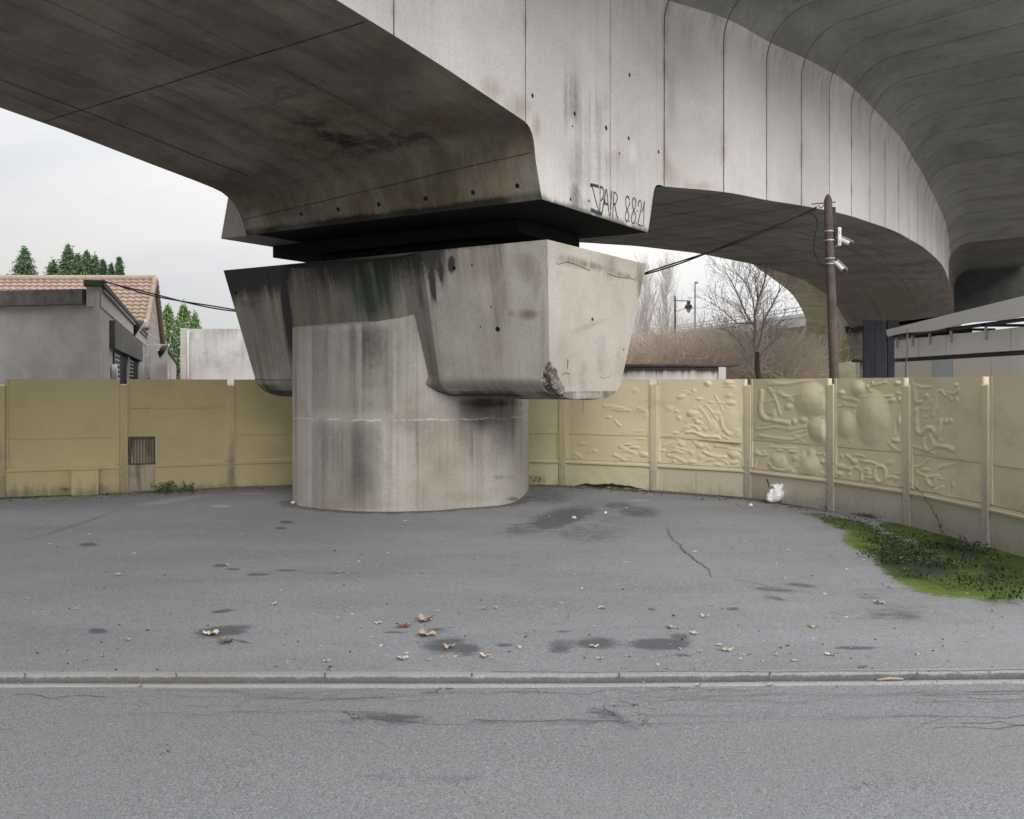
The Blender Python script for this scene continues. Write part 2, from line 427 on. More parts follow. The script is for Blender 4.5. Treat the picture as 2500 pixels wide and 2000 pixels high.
SH = [gnd(*q) for q in ((714, 1226), (722, 1231), (734, 1235), (765, 1240), (800, 1244), (845, 1247), (889, 1249), (960, 1249.5), (1027, 1248), (1085, 1245), (1137, 1241), (1185, 1238), (1225, 1234), (1250, 1228), (1261, 1223), (1275, 1214))]
def build_shaft(parent, mat):
    path, u = smooth_path(np.array([(p.x, p.y, 0) for p in SH]), 190)
    c = np.array((-1.5, 15.1, 0)); cpath = path.copy()
    back = np.array([(2*c[0]-p[0]+.0, 2*c[1]-p[1]+.25, 0) for p in path[::6]])
    mb = MB()
    loop = path; pxs = CX+F*path[:, 0]/path[:, 1]
    ztop = np.interp(pxs, [714, 760, 800, 900, 985, 1030, 1275], [2.600, 2.575, 2.565, 2.60, 2.68, 2.75, 2.75])
    rows = [np.c_[loop[:, :2], ztop*q] for q in np.linspace(0, 1, 100)]
    inn = loop[:, :2]+(c[:2]-loop[:, :2])*.012
    rows.append(np.c_[inn, ztop+.010])
    inn = loop[:, :2]+(c[:2]-loop[:, :2])*.30
    rows.append(np.c_[inn, np.maximum(ztop+.06, 2.665+.02*np.linspace(0, 1, len(loop)))])
    P = np.array(rows); UVs = np.zeros(P.shape[:2]+(2,)); UVs[..., 0] = u[None]; UVs[..., 1] = P[..., 2]
    # slight waviness of the formwork, chipped foot
    for i in (0, 1): P[i, :, :2] += (np.array([mnoise.noise(Vector((q*3, 0, i))) for q in u])*.012)[:, None]
    mb.grid(P, UVs, flip=True)
    bk = np.vstack([path[-1:], back, path[:1]])
    Pb = np.array([np.c_[bk[:, :2], np.full(len(bk), z)] for z in (0, 1.0, 2.4)])
    mb.grid(Pb, flip=True)
    def box(lst):
        def fn(V):
            x, y = pxy(V); o = np.zeros(len(V))
            for x0, x1, y0, y1, sx, sy, am in lst: o = np.maximum(o, am*sstep(x, x0-sx, x0+sx)*sstep(x, x1+sx, x1-sx)*sstep(y, y0-sy, y0+sy)*sstep(y, y1+sy, y1-sy))
            return o
        return fn
    def dark(V):
        return np.clip(np.maximum(box([(878, 950, 770, 920, 16, 70, .58), (766, 808, 770, 960, 10, 70, .36), (818, 874, 770, 930, 12, 70, .38), (770, 862, 1020, 1170, 26, 60, .34), (855, 912, 1010, 1200, 20, 70, .46), (960, 1010, 1050, 1180, 20, 60, .30), (1120, 1160, 1020, 1120, 16, 60, .36)])(V),
                       ell([(1180, 1010, 110, 60, .5), (1245, 1040, 24, 110, .5), (1195, 985, 110, 22, .75), (1110, 1050, 40, 80, .35), (1248, 1218, 30, 8, .7), (1190, 1222, 10, 8, .4), (1230, 1165, 40, 12, .6), (1062, 1130, 34, 70, .40), (1020, 1080, 12, 120, .35), (1150, 1080, 14, 90, .4), (720, 960, 6, 260, .35), (961, 900, 3, 160, .7), (940, 1100, 16, 140, .3)])(V)), 0, 1.2)
    def olive(V):
        return np.clip(np.maximum(box([(760, 960, 795, 1010, 4, 22, .62), (760, 815, 1030, 1250, 5, 26, .60), (815, 930, 1030, 1250, 10, 26, .66), (960, 1010, 800, 940, 14, 40, .30), (880, 950, 795, 960, 5, 20, .85)])(V), ell([(1190, 1010, 110, 60, .6), (1000, 1030, 60, 40, .35)])(V)), 0, 1)
    def light(V):
        x, y = pxy(V)
        lines = box([(811, 815, 800, 1010, 2, 10, .8), (877, 882, 800, 1020, 2, 10, .9), (757, 761, 800, 1240, 2, 10, .5), (985, 1010, 800, 960, 12, 30, .4)])(V)
        return np.clip(np.maximum(lines, ell([(1245, 1160, 36, 80, .8), (1264, 1120, 10, 110, .9), (1150, 1170, 70, 60, .35), (735, 860, 22, 100, .5), (1050, 990, 60, 40, .35), (980, 1180, 26, 80, .35)])(V)+(V[:, 2] > np.interp(x, [714, 760, 800, 900, 985, 1030, 1275], [2.600, 2.575, 2.565, 2.60, 2.68, 2.75, 2.75])+.004)*1.0), 0, 1)  # ledge facing up is painted paler, the light on it put into colour
    def brown(V):
        return np.clip(ell([(1080, 1090, 110, 120, .55), (1075, 1120, 40, 60, .6), (1010, 1000, 60, 60, .35), (740, 1080, 24, 200, .28), (740, 850, 22, 100, .15), (1010, 1200, 60, 40, .4), (1130, 1210, 60, 20, .6), (860, 1232, 140, 12, .5)])(V), 0, 1)
    def green(V):
        return ell([(880, 1180, 50, 60, .35), (900, 850, 50, 70, .25)])(V)
    def clean(V):
        x, y = pxy(V); return sstep(x, 1180, 1240)*.7
    return mb.build('shaft', mat, parent, smooth=True, auto=25, attrs={'dark': dark, 'light': light, 'brown': brown, 'green': green, 'olive': olive, 'clean': clean})

CC1, CC2 = (.505, .483, .43), (.36, .342, .298)
near_n = Vector((-AX[0]*(CAP_TOP-CREASE), -AX[1]*(CAP_TOP-CREASE), -.39))
def capface(x, y, lift=.0): return on_plane(x, y, atp(A0, -9, CAP_TOP), near_n, lift)
end_n = Vector((TX[0]*(CAP_TOP-CREASE), TX[1]*(CAP_TOP-CREASE), -.20))
def capend(x, y, lift=.0): return on_plane(x, y, atp(11.5, TR, CAP_TOP), end_n, lift)
loc_ = lambda p: tuple(np.array(p)-PB)
cap_spots = [(loc_(capface(x, y)), r) for x, y, r in ((576, 716, .03), (1215, 804, .034), (1108, 655, .03), (1022, 813, .03), (1173, 798, .012), (1152, 648, .012), (1199, 750, .012))]+[(loc_(capend(x, y)), r) for x, y, r in ((1446, 780, .026), (1523, 854, .018))]
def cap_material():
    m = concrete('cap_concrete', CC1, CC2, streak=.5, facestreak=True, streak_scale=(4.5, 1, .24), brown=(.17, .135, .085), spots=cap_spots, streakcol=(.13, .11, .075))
    # the broken corner shows coarse aggregate
    s = NT.__new__(NT); s.m = m; s.t = m.node_tree
    b = [n for n in s.t.nodes if n.type == 'BSDF_PRINCIPLED'][0]
    old = b.inputs['Base Color'].links[0].from_socket
    v = s.coord('Object')
    agg = s.vor(v, 42, 'F1', 'Color'); edge = s.vor(v, 42, 'DISTANCE_TO_EDGE')
    c = s.mix(s.ss(edge, 0, .12), (.04, .032, .022), s.mix(s.sep(agg)[0], (.15, .135, .11), (.40, .37, .32)))
    c = s.mix(s.ss(s.noise(v, 9, 4), .4, .65), c, (.13, .115, .09))
    f = s.ss(s.math('ADD', s.attr('spall'), s.math('MULTIPLY', s.math('SUBTRACT', s.noise(v, 30, 4), .5), .6)), .25, .4)
    s.set(b.inputs['Base Color'], s.mix(f, old, c))
    return m
M_CAP = cap_material()
shaft_spots = []
for x, y in ((833, 817), (813, 816)):
    p = at(x, y, 13.35); shaft_spots.append((loc_(p), .03 if x > 820 else .022))
M_SHAFT = concrete('shaft_concrete', (.465, .445, .40), (.34, .325, .288), streak=.42, facestreak=True, efflor=(1.265, .14), streak_scale=(4.2, 1, .14), brown=(.27, .20, .15), grime_shade=(.05, .05, .048), spots=shaft_spots, streakcol=(.12, .105, .085))
M_SOOT_SHADE = plain('sooty_shade_concrete', (.018, .018, .021), (.012, .012, .015), rough=.95, spec=.1)  # soot, with the deep shade of the gap put into the black
pier = thing('viaduct_pier', 'stained concrete pier with wide hammerhead cap standing in the middle of the forecourt', 'pier', PB, 'piers of the viaduct')
build_shaft(pier, M_SHAFT)
cap = build_cap(pier, M_CAP)
mb = MB()                                          # bearings in the dark gap
for t0, t1 in ((-11.0, -10.0), (-9.4, -8.4), (-8.3, -7.7)):
    pass
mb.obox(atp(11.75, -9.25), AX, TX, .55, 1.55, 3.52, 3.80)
mb.build('bearing', M_SOOT_SHADE, pier)
# patched rectangles and cracks on the cap's end face, seams on the near face
M_CRACK = plain('dark_crack', (.03, .026, .02), rough=.95)
for pl in ([(1358, 640), (1362, 646), (1440, 661), (1443, 650), (1444, 630)], [(1481, 668), (1550, 685), (1553, 672), (1560, 640)], [(1372, 917), (1380, 910), (1390, 914)], [(1465, 920), (1480, 923), (1492, 916)]):
    mb = MB(); ribbon(mb, [capend(x, y, .004) for x, y in pl], end_n, .0055, .08, sub=2); mb.build('crack', M_CRACK, pier)
mb = MB()
ribbon(mb, [capend(1386, 878, .006), capend(1385, 899, .006)], end_n, .012)
mb.build('rebar_rust', M_CRACK, pier)
mb = MB()
ribbon(mb, [capface(x, y, .004) for x, y in ((622, 926), (660, 928), (712, 929))], near_n, .008, .02, sub=2)
mb.build('formwork_seam', M_CRACK, pier); mb = MB()
ribbon(mb, [capface(x, y, .004) for x, y in ((1085, 917), (1200, 915), (1322, 912))], near_n, .005, .02, sub=3)
mb.build('formwork_seam', plain('pale_seam', (.55, .53, .48)), pier)

# ================================================================== VIADUCT DECK
DB = np.array((0.0, 0.0, 0.0))
deck = thing('viaduct_deck', 'curving concrete box girder viaduct passing overhead with pale outer face and dark underside', 'viaduct')
ZB = 3.995
TRF = -6.0
right_prof = [(-14, 5.62), (-8, 5.62), (-2, 5.60), (1.5, 5.52), (4, 5.38), (6, 5.24), (7.2, 5.13), (8.14, 5.03), (9.0, 4.92), (9.56, 4.85), (9.65, 4.825), (9.71, 4.785), (9.755, 4.73), (9.785, 4.66), (9.805, 4.58), (9.83, 4.44), (9.90, 4.22), (9.98, ZB)]
left_prof = [(-14, 5.55), (-8, 5.53), (-2, 5.48), (1.5, 5.36), (4, 5.18), (6, 4.97), (6.92, 4.87), (8.14, 4.70), (8.9, 4.60), (9.2, 4.555), (9.36, 4.52), (9.52, 4.465), (9.64, 4.40), (9.74, 4.31), (9.82, 4.22), (9.88, 4.15), (9.93, 4.08), (9.98, ZB)]
left_t = [-11.0]*11+[-11.03, -11.05, -11.08, -11.10, -11.13, -11.15, -11.17]
# dense resample along the profile
def resample(pr, n=9):
    out = []
    for i in range(len(pr)-1):
        m = n if i >= 5 else 5
        for k in range(m): out.append(tuple(np.array(pr[i])*(1-k/m)+np.array(pr[i+1])*k/m))
    return out+[pr[-1]]
RP = resample(right_prof); LP = resample([(a, z, t) for (a, z), t in zip(left_prof, left_t)])
NT_ = 90
P = np.zeros((len(RP), NT_, 3)); UV = np.zeros((len(RP), NT_, 2))
for i, (r, l) in enumerate(zip(RP, LP)):
    pr = np.array(atp(r[0], TRF, r[1])); pl = np.array(atp(l[0], l[2], l[1]))
    for j in range(NT_):
        k = j/(NT_-1); P[i, j] = pl*(1-k)+pr*k; UV[i, j] = (r[0], k*5)
isoff = sum(9 if i >= 5 else 5 for i in range(10))      # soffit / drop wall boundary row
mb = MB(); mb.grid(P, UV)
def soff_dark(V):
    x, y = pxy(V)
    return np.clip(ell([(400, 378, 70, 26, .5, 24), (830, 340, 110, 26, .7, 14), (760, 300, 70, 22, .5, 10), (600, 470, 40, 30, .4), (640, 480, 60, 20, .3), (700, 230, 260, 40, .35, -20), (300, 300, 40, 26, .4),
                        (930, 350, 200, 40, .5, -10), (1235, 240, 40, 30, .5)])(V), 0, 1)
def soff_brown(V):
    x, y = pxy(V)
    b = ell([(800, 330, 250, 110, .8), (1000, 320, 250, 60, .75, -8), (560, 440, 130, 50, .5), (1210, 210, 120, 60, .6), (1290, 320, 24, 40, .9)])(V)
    drop = sstep(V[:, 2], 4.9, 4.6)*(V[:, 0]*AX[0]+V[:, 1]*AX[1] > 9.5)
    b = np.maximum(b, drop*(.45+.5*ell([(1290, 470, 70, 60, .4), (1000, 500, 200, 60, .8), (760, 540, 120, 50, .5)])(V)))
    foot = np.clip((V[:, 2]-ZB)/.14, 0, 1)
    return np.clip(b, 0, 1)
def soff_light(V):
    x, y = pxy(V)
    return ell([(1300, 440, 45, 80, .7), (1265, 470, 40, 60, .5), (625, 545, 30, 40, .8), (720, 550, 60, 40, .35), (940, 500, 60, 40, .25)])(V)
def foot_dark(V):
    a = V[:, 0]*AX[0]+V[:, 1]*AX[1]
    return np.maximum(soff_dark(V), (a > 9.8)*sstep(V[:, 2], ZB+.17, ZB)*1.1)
drop_spots = []
wall_n = Vector((-AX[0], -AX[1], -.35))
for x, y in ((738, 522), (827, 511), (925, 499), (1039, 485), (1154, 470), (1262, 454), (614, 539)):
    p = on_plane(x, y, atp(9.9, -9, 4.2), wall_n, 0); drop_spots.append((tuple(p), .032))
for x, y in ((949, 367), (818, 399), (713, 425), (1201, 331), (1188, 312)):
    p = on_plane(x, y, atp(9.6, -9, 4.72), Vector((-AX[0]*.4, -AX[1]*.4, -1)), 0); drop_spots.append((tuple(p), .022))
M_SOF = concrete('soffit_concrete', (.315, .295, .235), (.19, .174, .13), streak=.2, blotch=1.1, grime_shade=(.018, .018, .016), brown=(.105, .075, .034), streak_scale=(4, 4, .35), spots=drop_spots, uvboard=(.35, 3.5, 1))
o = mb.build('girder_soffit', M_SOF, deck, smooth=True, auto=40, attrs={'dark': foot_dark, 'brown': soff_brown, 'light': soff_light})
tag(o, 'dark brown haunched underside nearest the camera')
# seams on the soffit
def soffpt(i, k, lift=.004):
    i0 = min(int(i), len(RP)-2); q = i-i0; j = k*(NT_-1); j0 = min(int(j), NT_-2); w = j-j0
    p = (P[i0, j0]*(1-q)+P[i0+1, j0]*q)*(1-w)+(P[i0, j0+1]*(1-q)+P[i0+1, j0+1]*q)*w
    return Vector(p)-Vector((AX[0]*lift, AX[1]*lift, lift))
mb = MB()
rowa = lambda a: float(np.interp(a, [r[0] for r in RP], range(len(RP))))
ribbon(mb, [soffpt(rowa(a), k) for a, k in ((2, .16), (5, .155), (7, .15), (9.4, .16))], (0, 0, 1), .013, .006, sub=3)
ribbon(mb, [soffpt(rowa(a), k) for a, k in ((2, .56), (5, .56), (7, .56), (8.6, .56))], (0, 0, 1), .006, .006, sub=3)
ribbon(mb, [soffpt(rowa(a), k) for a, k in ((2, .71), (5, .71), (7, .71), (9.4, .71))], (0, 0, 1), .006, .006, sub=3)
for a, w in ((6.85, .013), (3.2, .012)):
    ribbon(mb, [soffpt(rowa(a), k) for k in (0.01, .3, .6, .99)], (0, 0, 1), w, .01, sub=4)
ribbon(mb, [soffpt(rowa(9.812), k) for k in (0.01, .3, .6, .99)], (AX[0], AX[1], 0), .008, .004, sub=4)
mb.build('soffit_seam', M_CRACK, deck)
# pier segment: bottom, left stub, far drop wall
mb = MB()
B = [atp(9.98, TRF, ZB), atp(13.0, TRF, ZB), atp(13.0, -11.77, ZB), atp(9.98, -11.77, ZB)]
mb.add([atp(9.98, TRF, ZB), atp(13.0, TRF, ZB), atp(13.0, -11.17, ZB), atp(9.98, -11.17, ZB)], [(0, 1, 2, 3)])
o = mb.build('pier_segment_underside', M_SOOT_SHADE, deck)
mb = MB()
mb.hexa([atp(10.0, -11.77, ZB-.002), atp(10.0, -11.0, ZB-.002), atp(13.0, -11.0, ZB-.002), atp(13.0, -11.77, ZB-.002),
         atp(10.12, -11.50, 5.6), atp(10.12, -11.0, 5.6), atp(12.9, -11.0, 5.6), atp(12.9, -11.50, 5.6)])
M_STUB = concrete('stub_concrete', (.36, .345, .33), (.29, .275, .26), streak=.15, blotch=.3)
mb.build('pier_segment_stub', M_STUB, deck, bevel=.012)
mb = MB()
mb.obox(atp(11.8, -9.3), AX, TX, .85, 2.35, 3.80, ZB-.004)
mb.build('bearing_plinth', M_SOOT_SHADE, deck, bevel=.01)

# ---- far span: outer lower edge from the photograph, as a plan curve with a height
RL = []
for x, y, h in ((1625, 455, 3.02), (1768, 469, 3.10), (1872, 488.5, 3.18), (1957, 502, 3.24), (2025, 515, 3.30), (2079, 528, 3.34), (2124, 543, 3.37), (2161, 555.5, 3.40), (2194, 569, 3.43), (2219, 583, 3.47), (2258, 607, 3.54), (2295, 641, 3.72), (2309, 665, 3.92), (2316, 690, 4.22), (2322, 731, 4.20)):
    Y = F*h/(HZ-y); RL.append(((x-CX)/F*Y, Y, EYE+h))
RL[0] = tuple(atp(13.58, TRF, 4.775))
RL.append((22.6, 49.3, EYE+4.08)); RL.append((23.2, 50.5, EYE+3.92)); RL.append((23.32, 50.75, EYE+3.72))
far_r, far_s = smooth_path(RL, 230)
def headings(Pth):
    d = np.gradient(Pth[:, :2], axis=0); d /= np.linalg.norm(d, axis=1)[:, None]
    k = np.ones(9)/9
    d = np.stack([np.convolve(np.pad(d[:, i], 4, 'edge'), k, 'valid') for i in (0, 1)], 1)
    d[:6] = d[:6]; return d/np.linalg.norm(d, axis=1)[:, None]
hd = headings(far_r)
w0 = np.clip(1-far_s/5.0, 0, 1)[:, None]
hd = hd*(1-w0)+AX[None, :]*w0; hd /= np.linalg.norm(hd, axis=1)[:, None]
ln = np.stack([-hd[:, 1], hd[:, 0]], 1)
WB = 5.15
far_l = np.c_[far_r[:, :2]+ln*WB, far_r[:, 2]]
LXY = np.array([(1000, 570), (1369, 589), (1554, 601), (1706, 619), (1837, 645), (1900, 663), (1958, 682), (2012, 715), (2045, 750), (2062, 778), (2075, 800)], float)
for i in range(len(far_l)):
    X, Y = far_l[i, :2]; px_ = CX+F*X/Y
    h = (HZ-np.interp(px_, LXY[:, 0], LXY[:, 1]))/F*Y
    far_l[i, 2] = EYE+min(max(h, 2.6), 4.3)
k = np.ones(7)/7; far_l[:, 2] = np.convolve(np.pad(far_l[:, 2], 3, 'edge'), k, 'valid')
uj = np.interp(CX+F*far_r[:, 0]/far_r[:, 1], [1625, 1640, 1768, 1872, 1957, 2025, 2079, 2124, 2161, 2194, 2219, 2240, 2258, 2274, 2295, 2310, 2316], np.array([0, .12, 1, 2, 3, 4, 5, 6, 7, 8, 9, 10, 11, 12, 13.5, 15.5, 18])+.0)
after = far_s > far_s[np.argmax(CX+F*far_r[:, 0]/far_r[:, 1])]
imax = int(np.argmax(CX+F*far_r[:, 0]/far_r[:, 1]))
uj[imax:] = uj[imax]+(far_s[imax:]-far_s[imax])/.9
uj -= .0
# face of the near span and the pier segment (plane t = TRF) then the far span
ZF0, FR = 7.25, .85                        # where the fillet under the cantilever starts
def web_strip(edge, nrm, us, nv=46, ext=3.3, tops=None):
    # web up to the fillet, the fillet, then the cantilever underside, its edge and parapet face
    m = len(edge); P = []; U = []
    for i in range(m):
        e = edge[i]; nx, ny = nrm[i]; row = []; ur = []
        ZF0 = 7.25 if tops is None else tops[i]
        for v in np.linspace(0, 1, nv): row.append((e[0], e[1], e[2]+(ZF0-e[2])*v)); ur.append((us[i], v))
        for q in np.linspace(0, 1, 15)[1:]:
            an = q*math.radians(83); o_ = FR*(1-math.cos(an)); z = ZF0+FR*math.sin(an)
            row.append((e[0]+nx*o_, e[1]+ny*o_, z)); ur.append((us[i], 1+q*.3))
        o1 = o_; z1 = z
        for q in np.linspace(0, 1, 9)[1:]:
            o_ = o1+(ext-o1)*q; row.append((e[0]+nx*o_, e[1]+ny*o_, z1+.12*q)); ur.append((us[i], 1.3+q))
        row += [(e[0]+nx*ext, e[1]+ny*ext, z1+.38), (e[0]+nx*(ext-.02), e[1]+ny*(ext-.02), z1+1.25), (e[0]+nx*(ext-.22), e[1]+ny*(ext-.22), z1+1.25)]
        ur += [(us[i], 2.4), (us[i], 2.8), (us[i], 2.9)]
        P.append(row); U.append(ur)
    return np.array(P), np.array(U)
stn = [(a, z) for a, z in RP]+[(a, ZB) for a in np.linspace(10.1, 13.0, 40)]
farp = [(13.0, ZB), (13.08, 4.22), (13.14, 4.42), (13.17, 4.54), (13.20, 4.62), (13.24, 4.69), (13.30, 4.74), (13.38, 4.765), (13.48, 4.775), (13.58, 4.775)]
stn += [tuple(np.array(farp[i])*(1-q)+np.array(farp[i+1])*q) for i in range(len(farp)-1) for q in (.33, .66, 1)]
edge = np.array([atp(a, TRF, z) for a, z in stn]); us = np.array([.5]*len(stn))
us = np.interp([a for a, _ in stn], [-14, 0, 4.6, 7.2, 9.60, 11.79, 13.30, 13.58], [-13.5, -6.4, -4, -3, -2, -1, -.1, 0.0])
P1, U1 = web_strip(edge, np.repeat(TX[None, :], len(stn), 0), us)
far_top = np.interp(far_r[:, 1], [14.6, 18.5, 20.5, 22.5, 25, 28, 51], [7.25, 7.3, 7.05, 6.85, 6.6, 6.55, 6.9])
P2, U2 = web_strip(far_r, -ln, uj, tops=far_top)
NVW = 46
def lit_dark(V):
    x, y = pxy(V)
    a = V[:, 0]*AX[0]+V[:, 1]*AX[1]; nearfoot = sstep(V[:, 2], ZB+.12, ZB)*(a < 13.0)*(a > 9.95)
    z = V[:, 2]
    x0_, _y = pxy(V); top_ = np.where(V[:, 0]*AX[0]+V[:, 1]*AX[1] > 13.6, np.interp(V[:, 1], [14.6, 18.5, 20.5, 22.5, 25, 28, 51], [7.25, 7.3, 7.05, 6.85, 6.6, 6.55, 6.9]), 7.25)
    fil = sstep(z-top_, -.9, .5)*.42  # soft shading of the fillet painted into the dark mask
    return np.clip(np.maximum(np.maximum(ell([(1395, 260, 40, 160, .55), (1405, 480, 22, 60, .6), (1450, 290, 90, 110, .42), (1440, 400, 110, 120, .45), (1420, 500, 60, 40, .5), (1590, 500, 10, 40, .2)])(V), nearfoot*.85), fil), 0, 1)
def lit_brown(V):
    x, y = pxy(V); a = V[:, 0]*AX[0]+V[:, 1]*AX[1]
    base = V[:, 2]
    # rusty runs along the lower edges
    lo = np.zeros(len(V))
    return np.clip(ell([(1262, 262, 40, 40, .6, 35), (1200, 215, 40, 30, .5, 35), (1310, 310, 14, 40, .6), (1640, 430, 30, 40, .5), (1700, 455, 60, 14, .5), (1640, 240, 12, 110, .45), (1626, 390, 10, 60, .4), (1482, 250, 12, 30, .3), (1500, 385, 30, 20, .3)])(V)+lo, 0, 1)
def lit_light(V):
    return ell([(1397, 318, 15, 44, 1.8), (1400, 380, 7, 60, .9), (1545, 372, 12, 36, 1.8), (1330, 430, 30, 110, .35), (1590, 480, 34, 90, .4), (1590, 300, 30, 200, .25)])(V)
tf_n = Vector((TX[0], TX[1], 0))
def litface(x, y, lift=.003): return on_plane(x, y, atp(11, TRF, 5), tf_n, lift)
lit_spots = [(tuple(litface(x, y, 0)), r) for x, y, r in ((1300, 234, .028), (1403, 278, .03), (1480, 313, .034), (1535, 338, .03), (1608, 371, .03), (1537, 183, .03), (1393, 487, .022), (1476, 489, .026), (1438, 491, .02), (1398, 308, .016), (1512, 375, .018), (1554, 183, .012))]
CW1, CW2 = (.585, .57, .535), (.50, .485, .455)
M_LIT = concrete('pale_web_concrete', CW1, CW2, lightcol=(.72, .70, .66), streak=.16, blotch=.3, joints=.005, spots=lit_spots, streakcol=(.30, .24, .17), streak_scale=(7, 7, .12), brown=(.27, .18, .105), grime_shade=(.11, .105, .105), bump=.22)
M_LIT2 = concrete('far_web_concrete', CW1, CW2, streak=.14, blotch=.18, joints=.016, streakcol=(.34, .29, .23), streak_scale=(6, 6, .1), brown=(.27, .18, .105), grime_shade=(.09, .09, .085), bump=.2)
M_CANT = concrete('cantilever_concrete', (.31, .31, .295), (.215, .215, .205), streak=.2, joints=.014, jstr=.68, blotch=1.0)
for Pq, Uq, mt, nm in ((P1, U1, M_LIT, 'girder_web'), (P2, U2, M_LIT2, 'girder_web')):
    mb = MB(); mb.grid(Pq[:, :NVW+4], Uq[:, :NVW+4], flip=True)
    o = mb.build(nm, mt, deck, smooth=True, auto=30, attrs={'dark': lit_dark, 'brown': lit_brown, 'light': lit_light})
    tag(o, 'pale graffitied face over the pier' if mt is M_LIT else 'pale curved face with vertical joints')
    mb = MB(); mb.grid(Pq[:, NVW+3:NVW+22], Uq[:, NVW+3:NVW+22], flip=True)
    mb.build('cantilever_slab', M_CANT, deck, smooth=True, auto=40)
    mb = MB(); mb.grid(Pq[:, NVW+21:], Uq[:, NVW+21:], flip=True)
    mb.build('parapet', M_CANT, deck, smooth=True, auto=30)
# soffit of the far span
mb = MB(); NW = 40
PP = np.array([[far_l[i]*(1-k_)+far_r[i]*k_ for k_ in np.linspace(0, 1, NW)] for i in range(len(far_r))])
UU = np.array([[(far_s[i], k_*5.15) for k_ in np.linspace(0, 1, NW)] for i in range(len(far_r))])
mb.grid(PP, UU)
M_SOF2 = concrete('far_soffit_concrete', (.33, .32, .29), (.235, .23, .21), streak=.1, brown=(.20, .17, .115), uvboard=(.25, 3.2, 1), blotch=.7)
def fs_brown(V): return ell([(2180, 740, 220, 60, .9), (2080, 700, 120, 40, .5), (1700, 520, 200, 40, .4)])(V)
def fs_dark(V):
    x, y = pxy(V); return ell([(1720, 480, 60, 14, .4, 8), (1850, 620, 200, 60, .3), (2150, 655, 160, 20, .45, -4)])(V)
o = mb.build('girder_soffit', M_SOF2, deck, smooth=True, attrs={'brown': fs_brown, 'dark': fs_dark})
tag(o, 'grey flat underside of the curving far span')
mb = MB()
def fsp(i, k_, lift=.004): p = far_l[i]*(1-k_)+far_r[i]*k_; return Vector(p)-Vector((0, 0, lift))
for i in range(8, 225, 7): ribbon(mb, [fsp(i, q) for q in (.01, .35, .7, .99)], (0, 0, 1), .022, .006, sub=2)
for k_ in (.33, .68): ribbon(mb, [fsp(i, k_) for i in range(0, 228, 6)], (0, 0, 1), .016, .01, sub=1)
mb.build('soffit_seam', M_CRACK, deck)
# inner web of the far span and inner cantilever (hidden behind the soffit from the front, real from the side)
P3, U3 = web_strip(far_l, ln, uj)
mb = MB(); mb.grid(P3, U3); mb.build('inner_web', M_CANT, deck, smooth=True, auto=40)
P4, U4 = web_strip(np.array([atp(a, t, z) for a, z, t in LP]), np.repeat(-TX[None, :], len(LP), 0), us[:len(LP)])
mb = MB(); mb.grid(P4, U4); mb.build('inner_web', M_CANT, deck, smooth=True, auto=40)
# road slab on top
mb = MB()
zt = ZF0+FR+.3
la = [np.array(atp(a, -14.2, zt)) for a, _ in RP[::6]]; ra = [np.array(atp(a, TRF+3.1, zt)) for a, _ in RP[::6]]
fl_ = np.c_[far_l[:, :2]+ln*3.1, np.full(len(far_l), zt)]; fr_ = np.c_[far_r[:, :2]-ln*3.1, np.full(len(far_l), zt)]
Lx = np.array(la+[q for q in fl_[::6]]); Rx = np.array(ra+[q for q in fr_[::6]])
mb.grid(np.stack([Lx, Rx], 1)); mb.build('road_slab', M_CANT, deck)
# far drop wall of the near pier segment
mb = MB(); rowp = [(13.0, ZB), (13.14, 4.42), (13.24, 4.69), (13.58, 4.775)]
Pd = np.array([[np.array(atp(a, -11.15, z-.2*(a > 13.4)))*(1-q)+np.array(atp(a, TRF, z))*q for q in np.linspace(0, 1, 12)] for a, z in rowp])
mb.grid(Pd); mb.build('drop_wall', M_SOF2, deck, smooth=True)

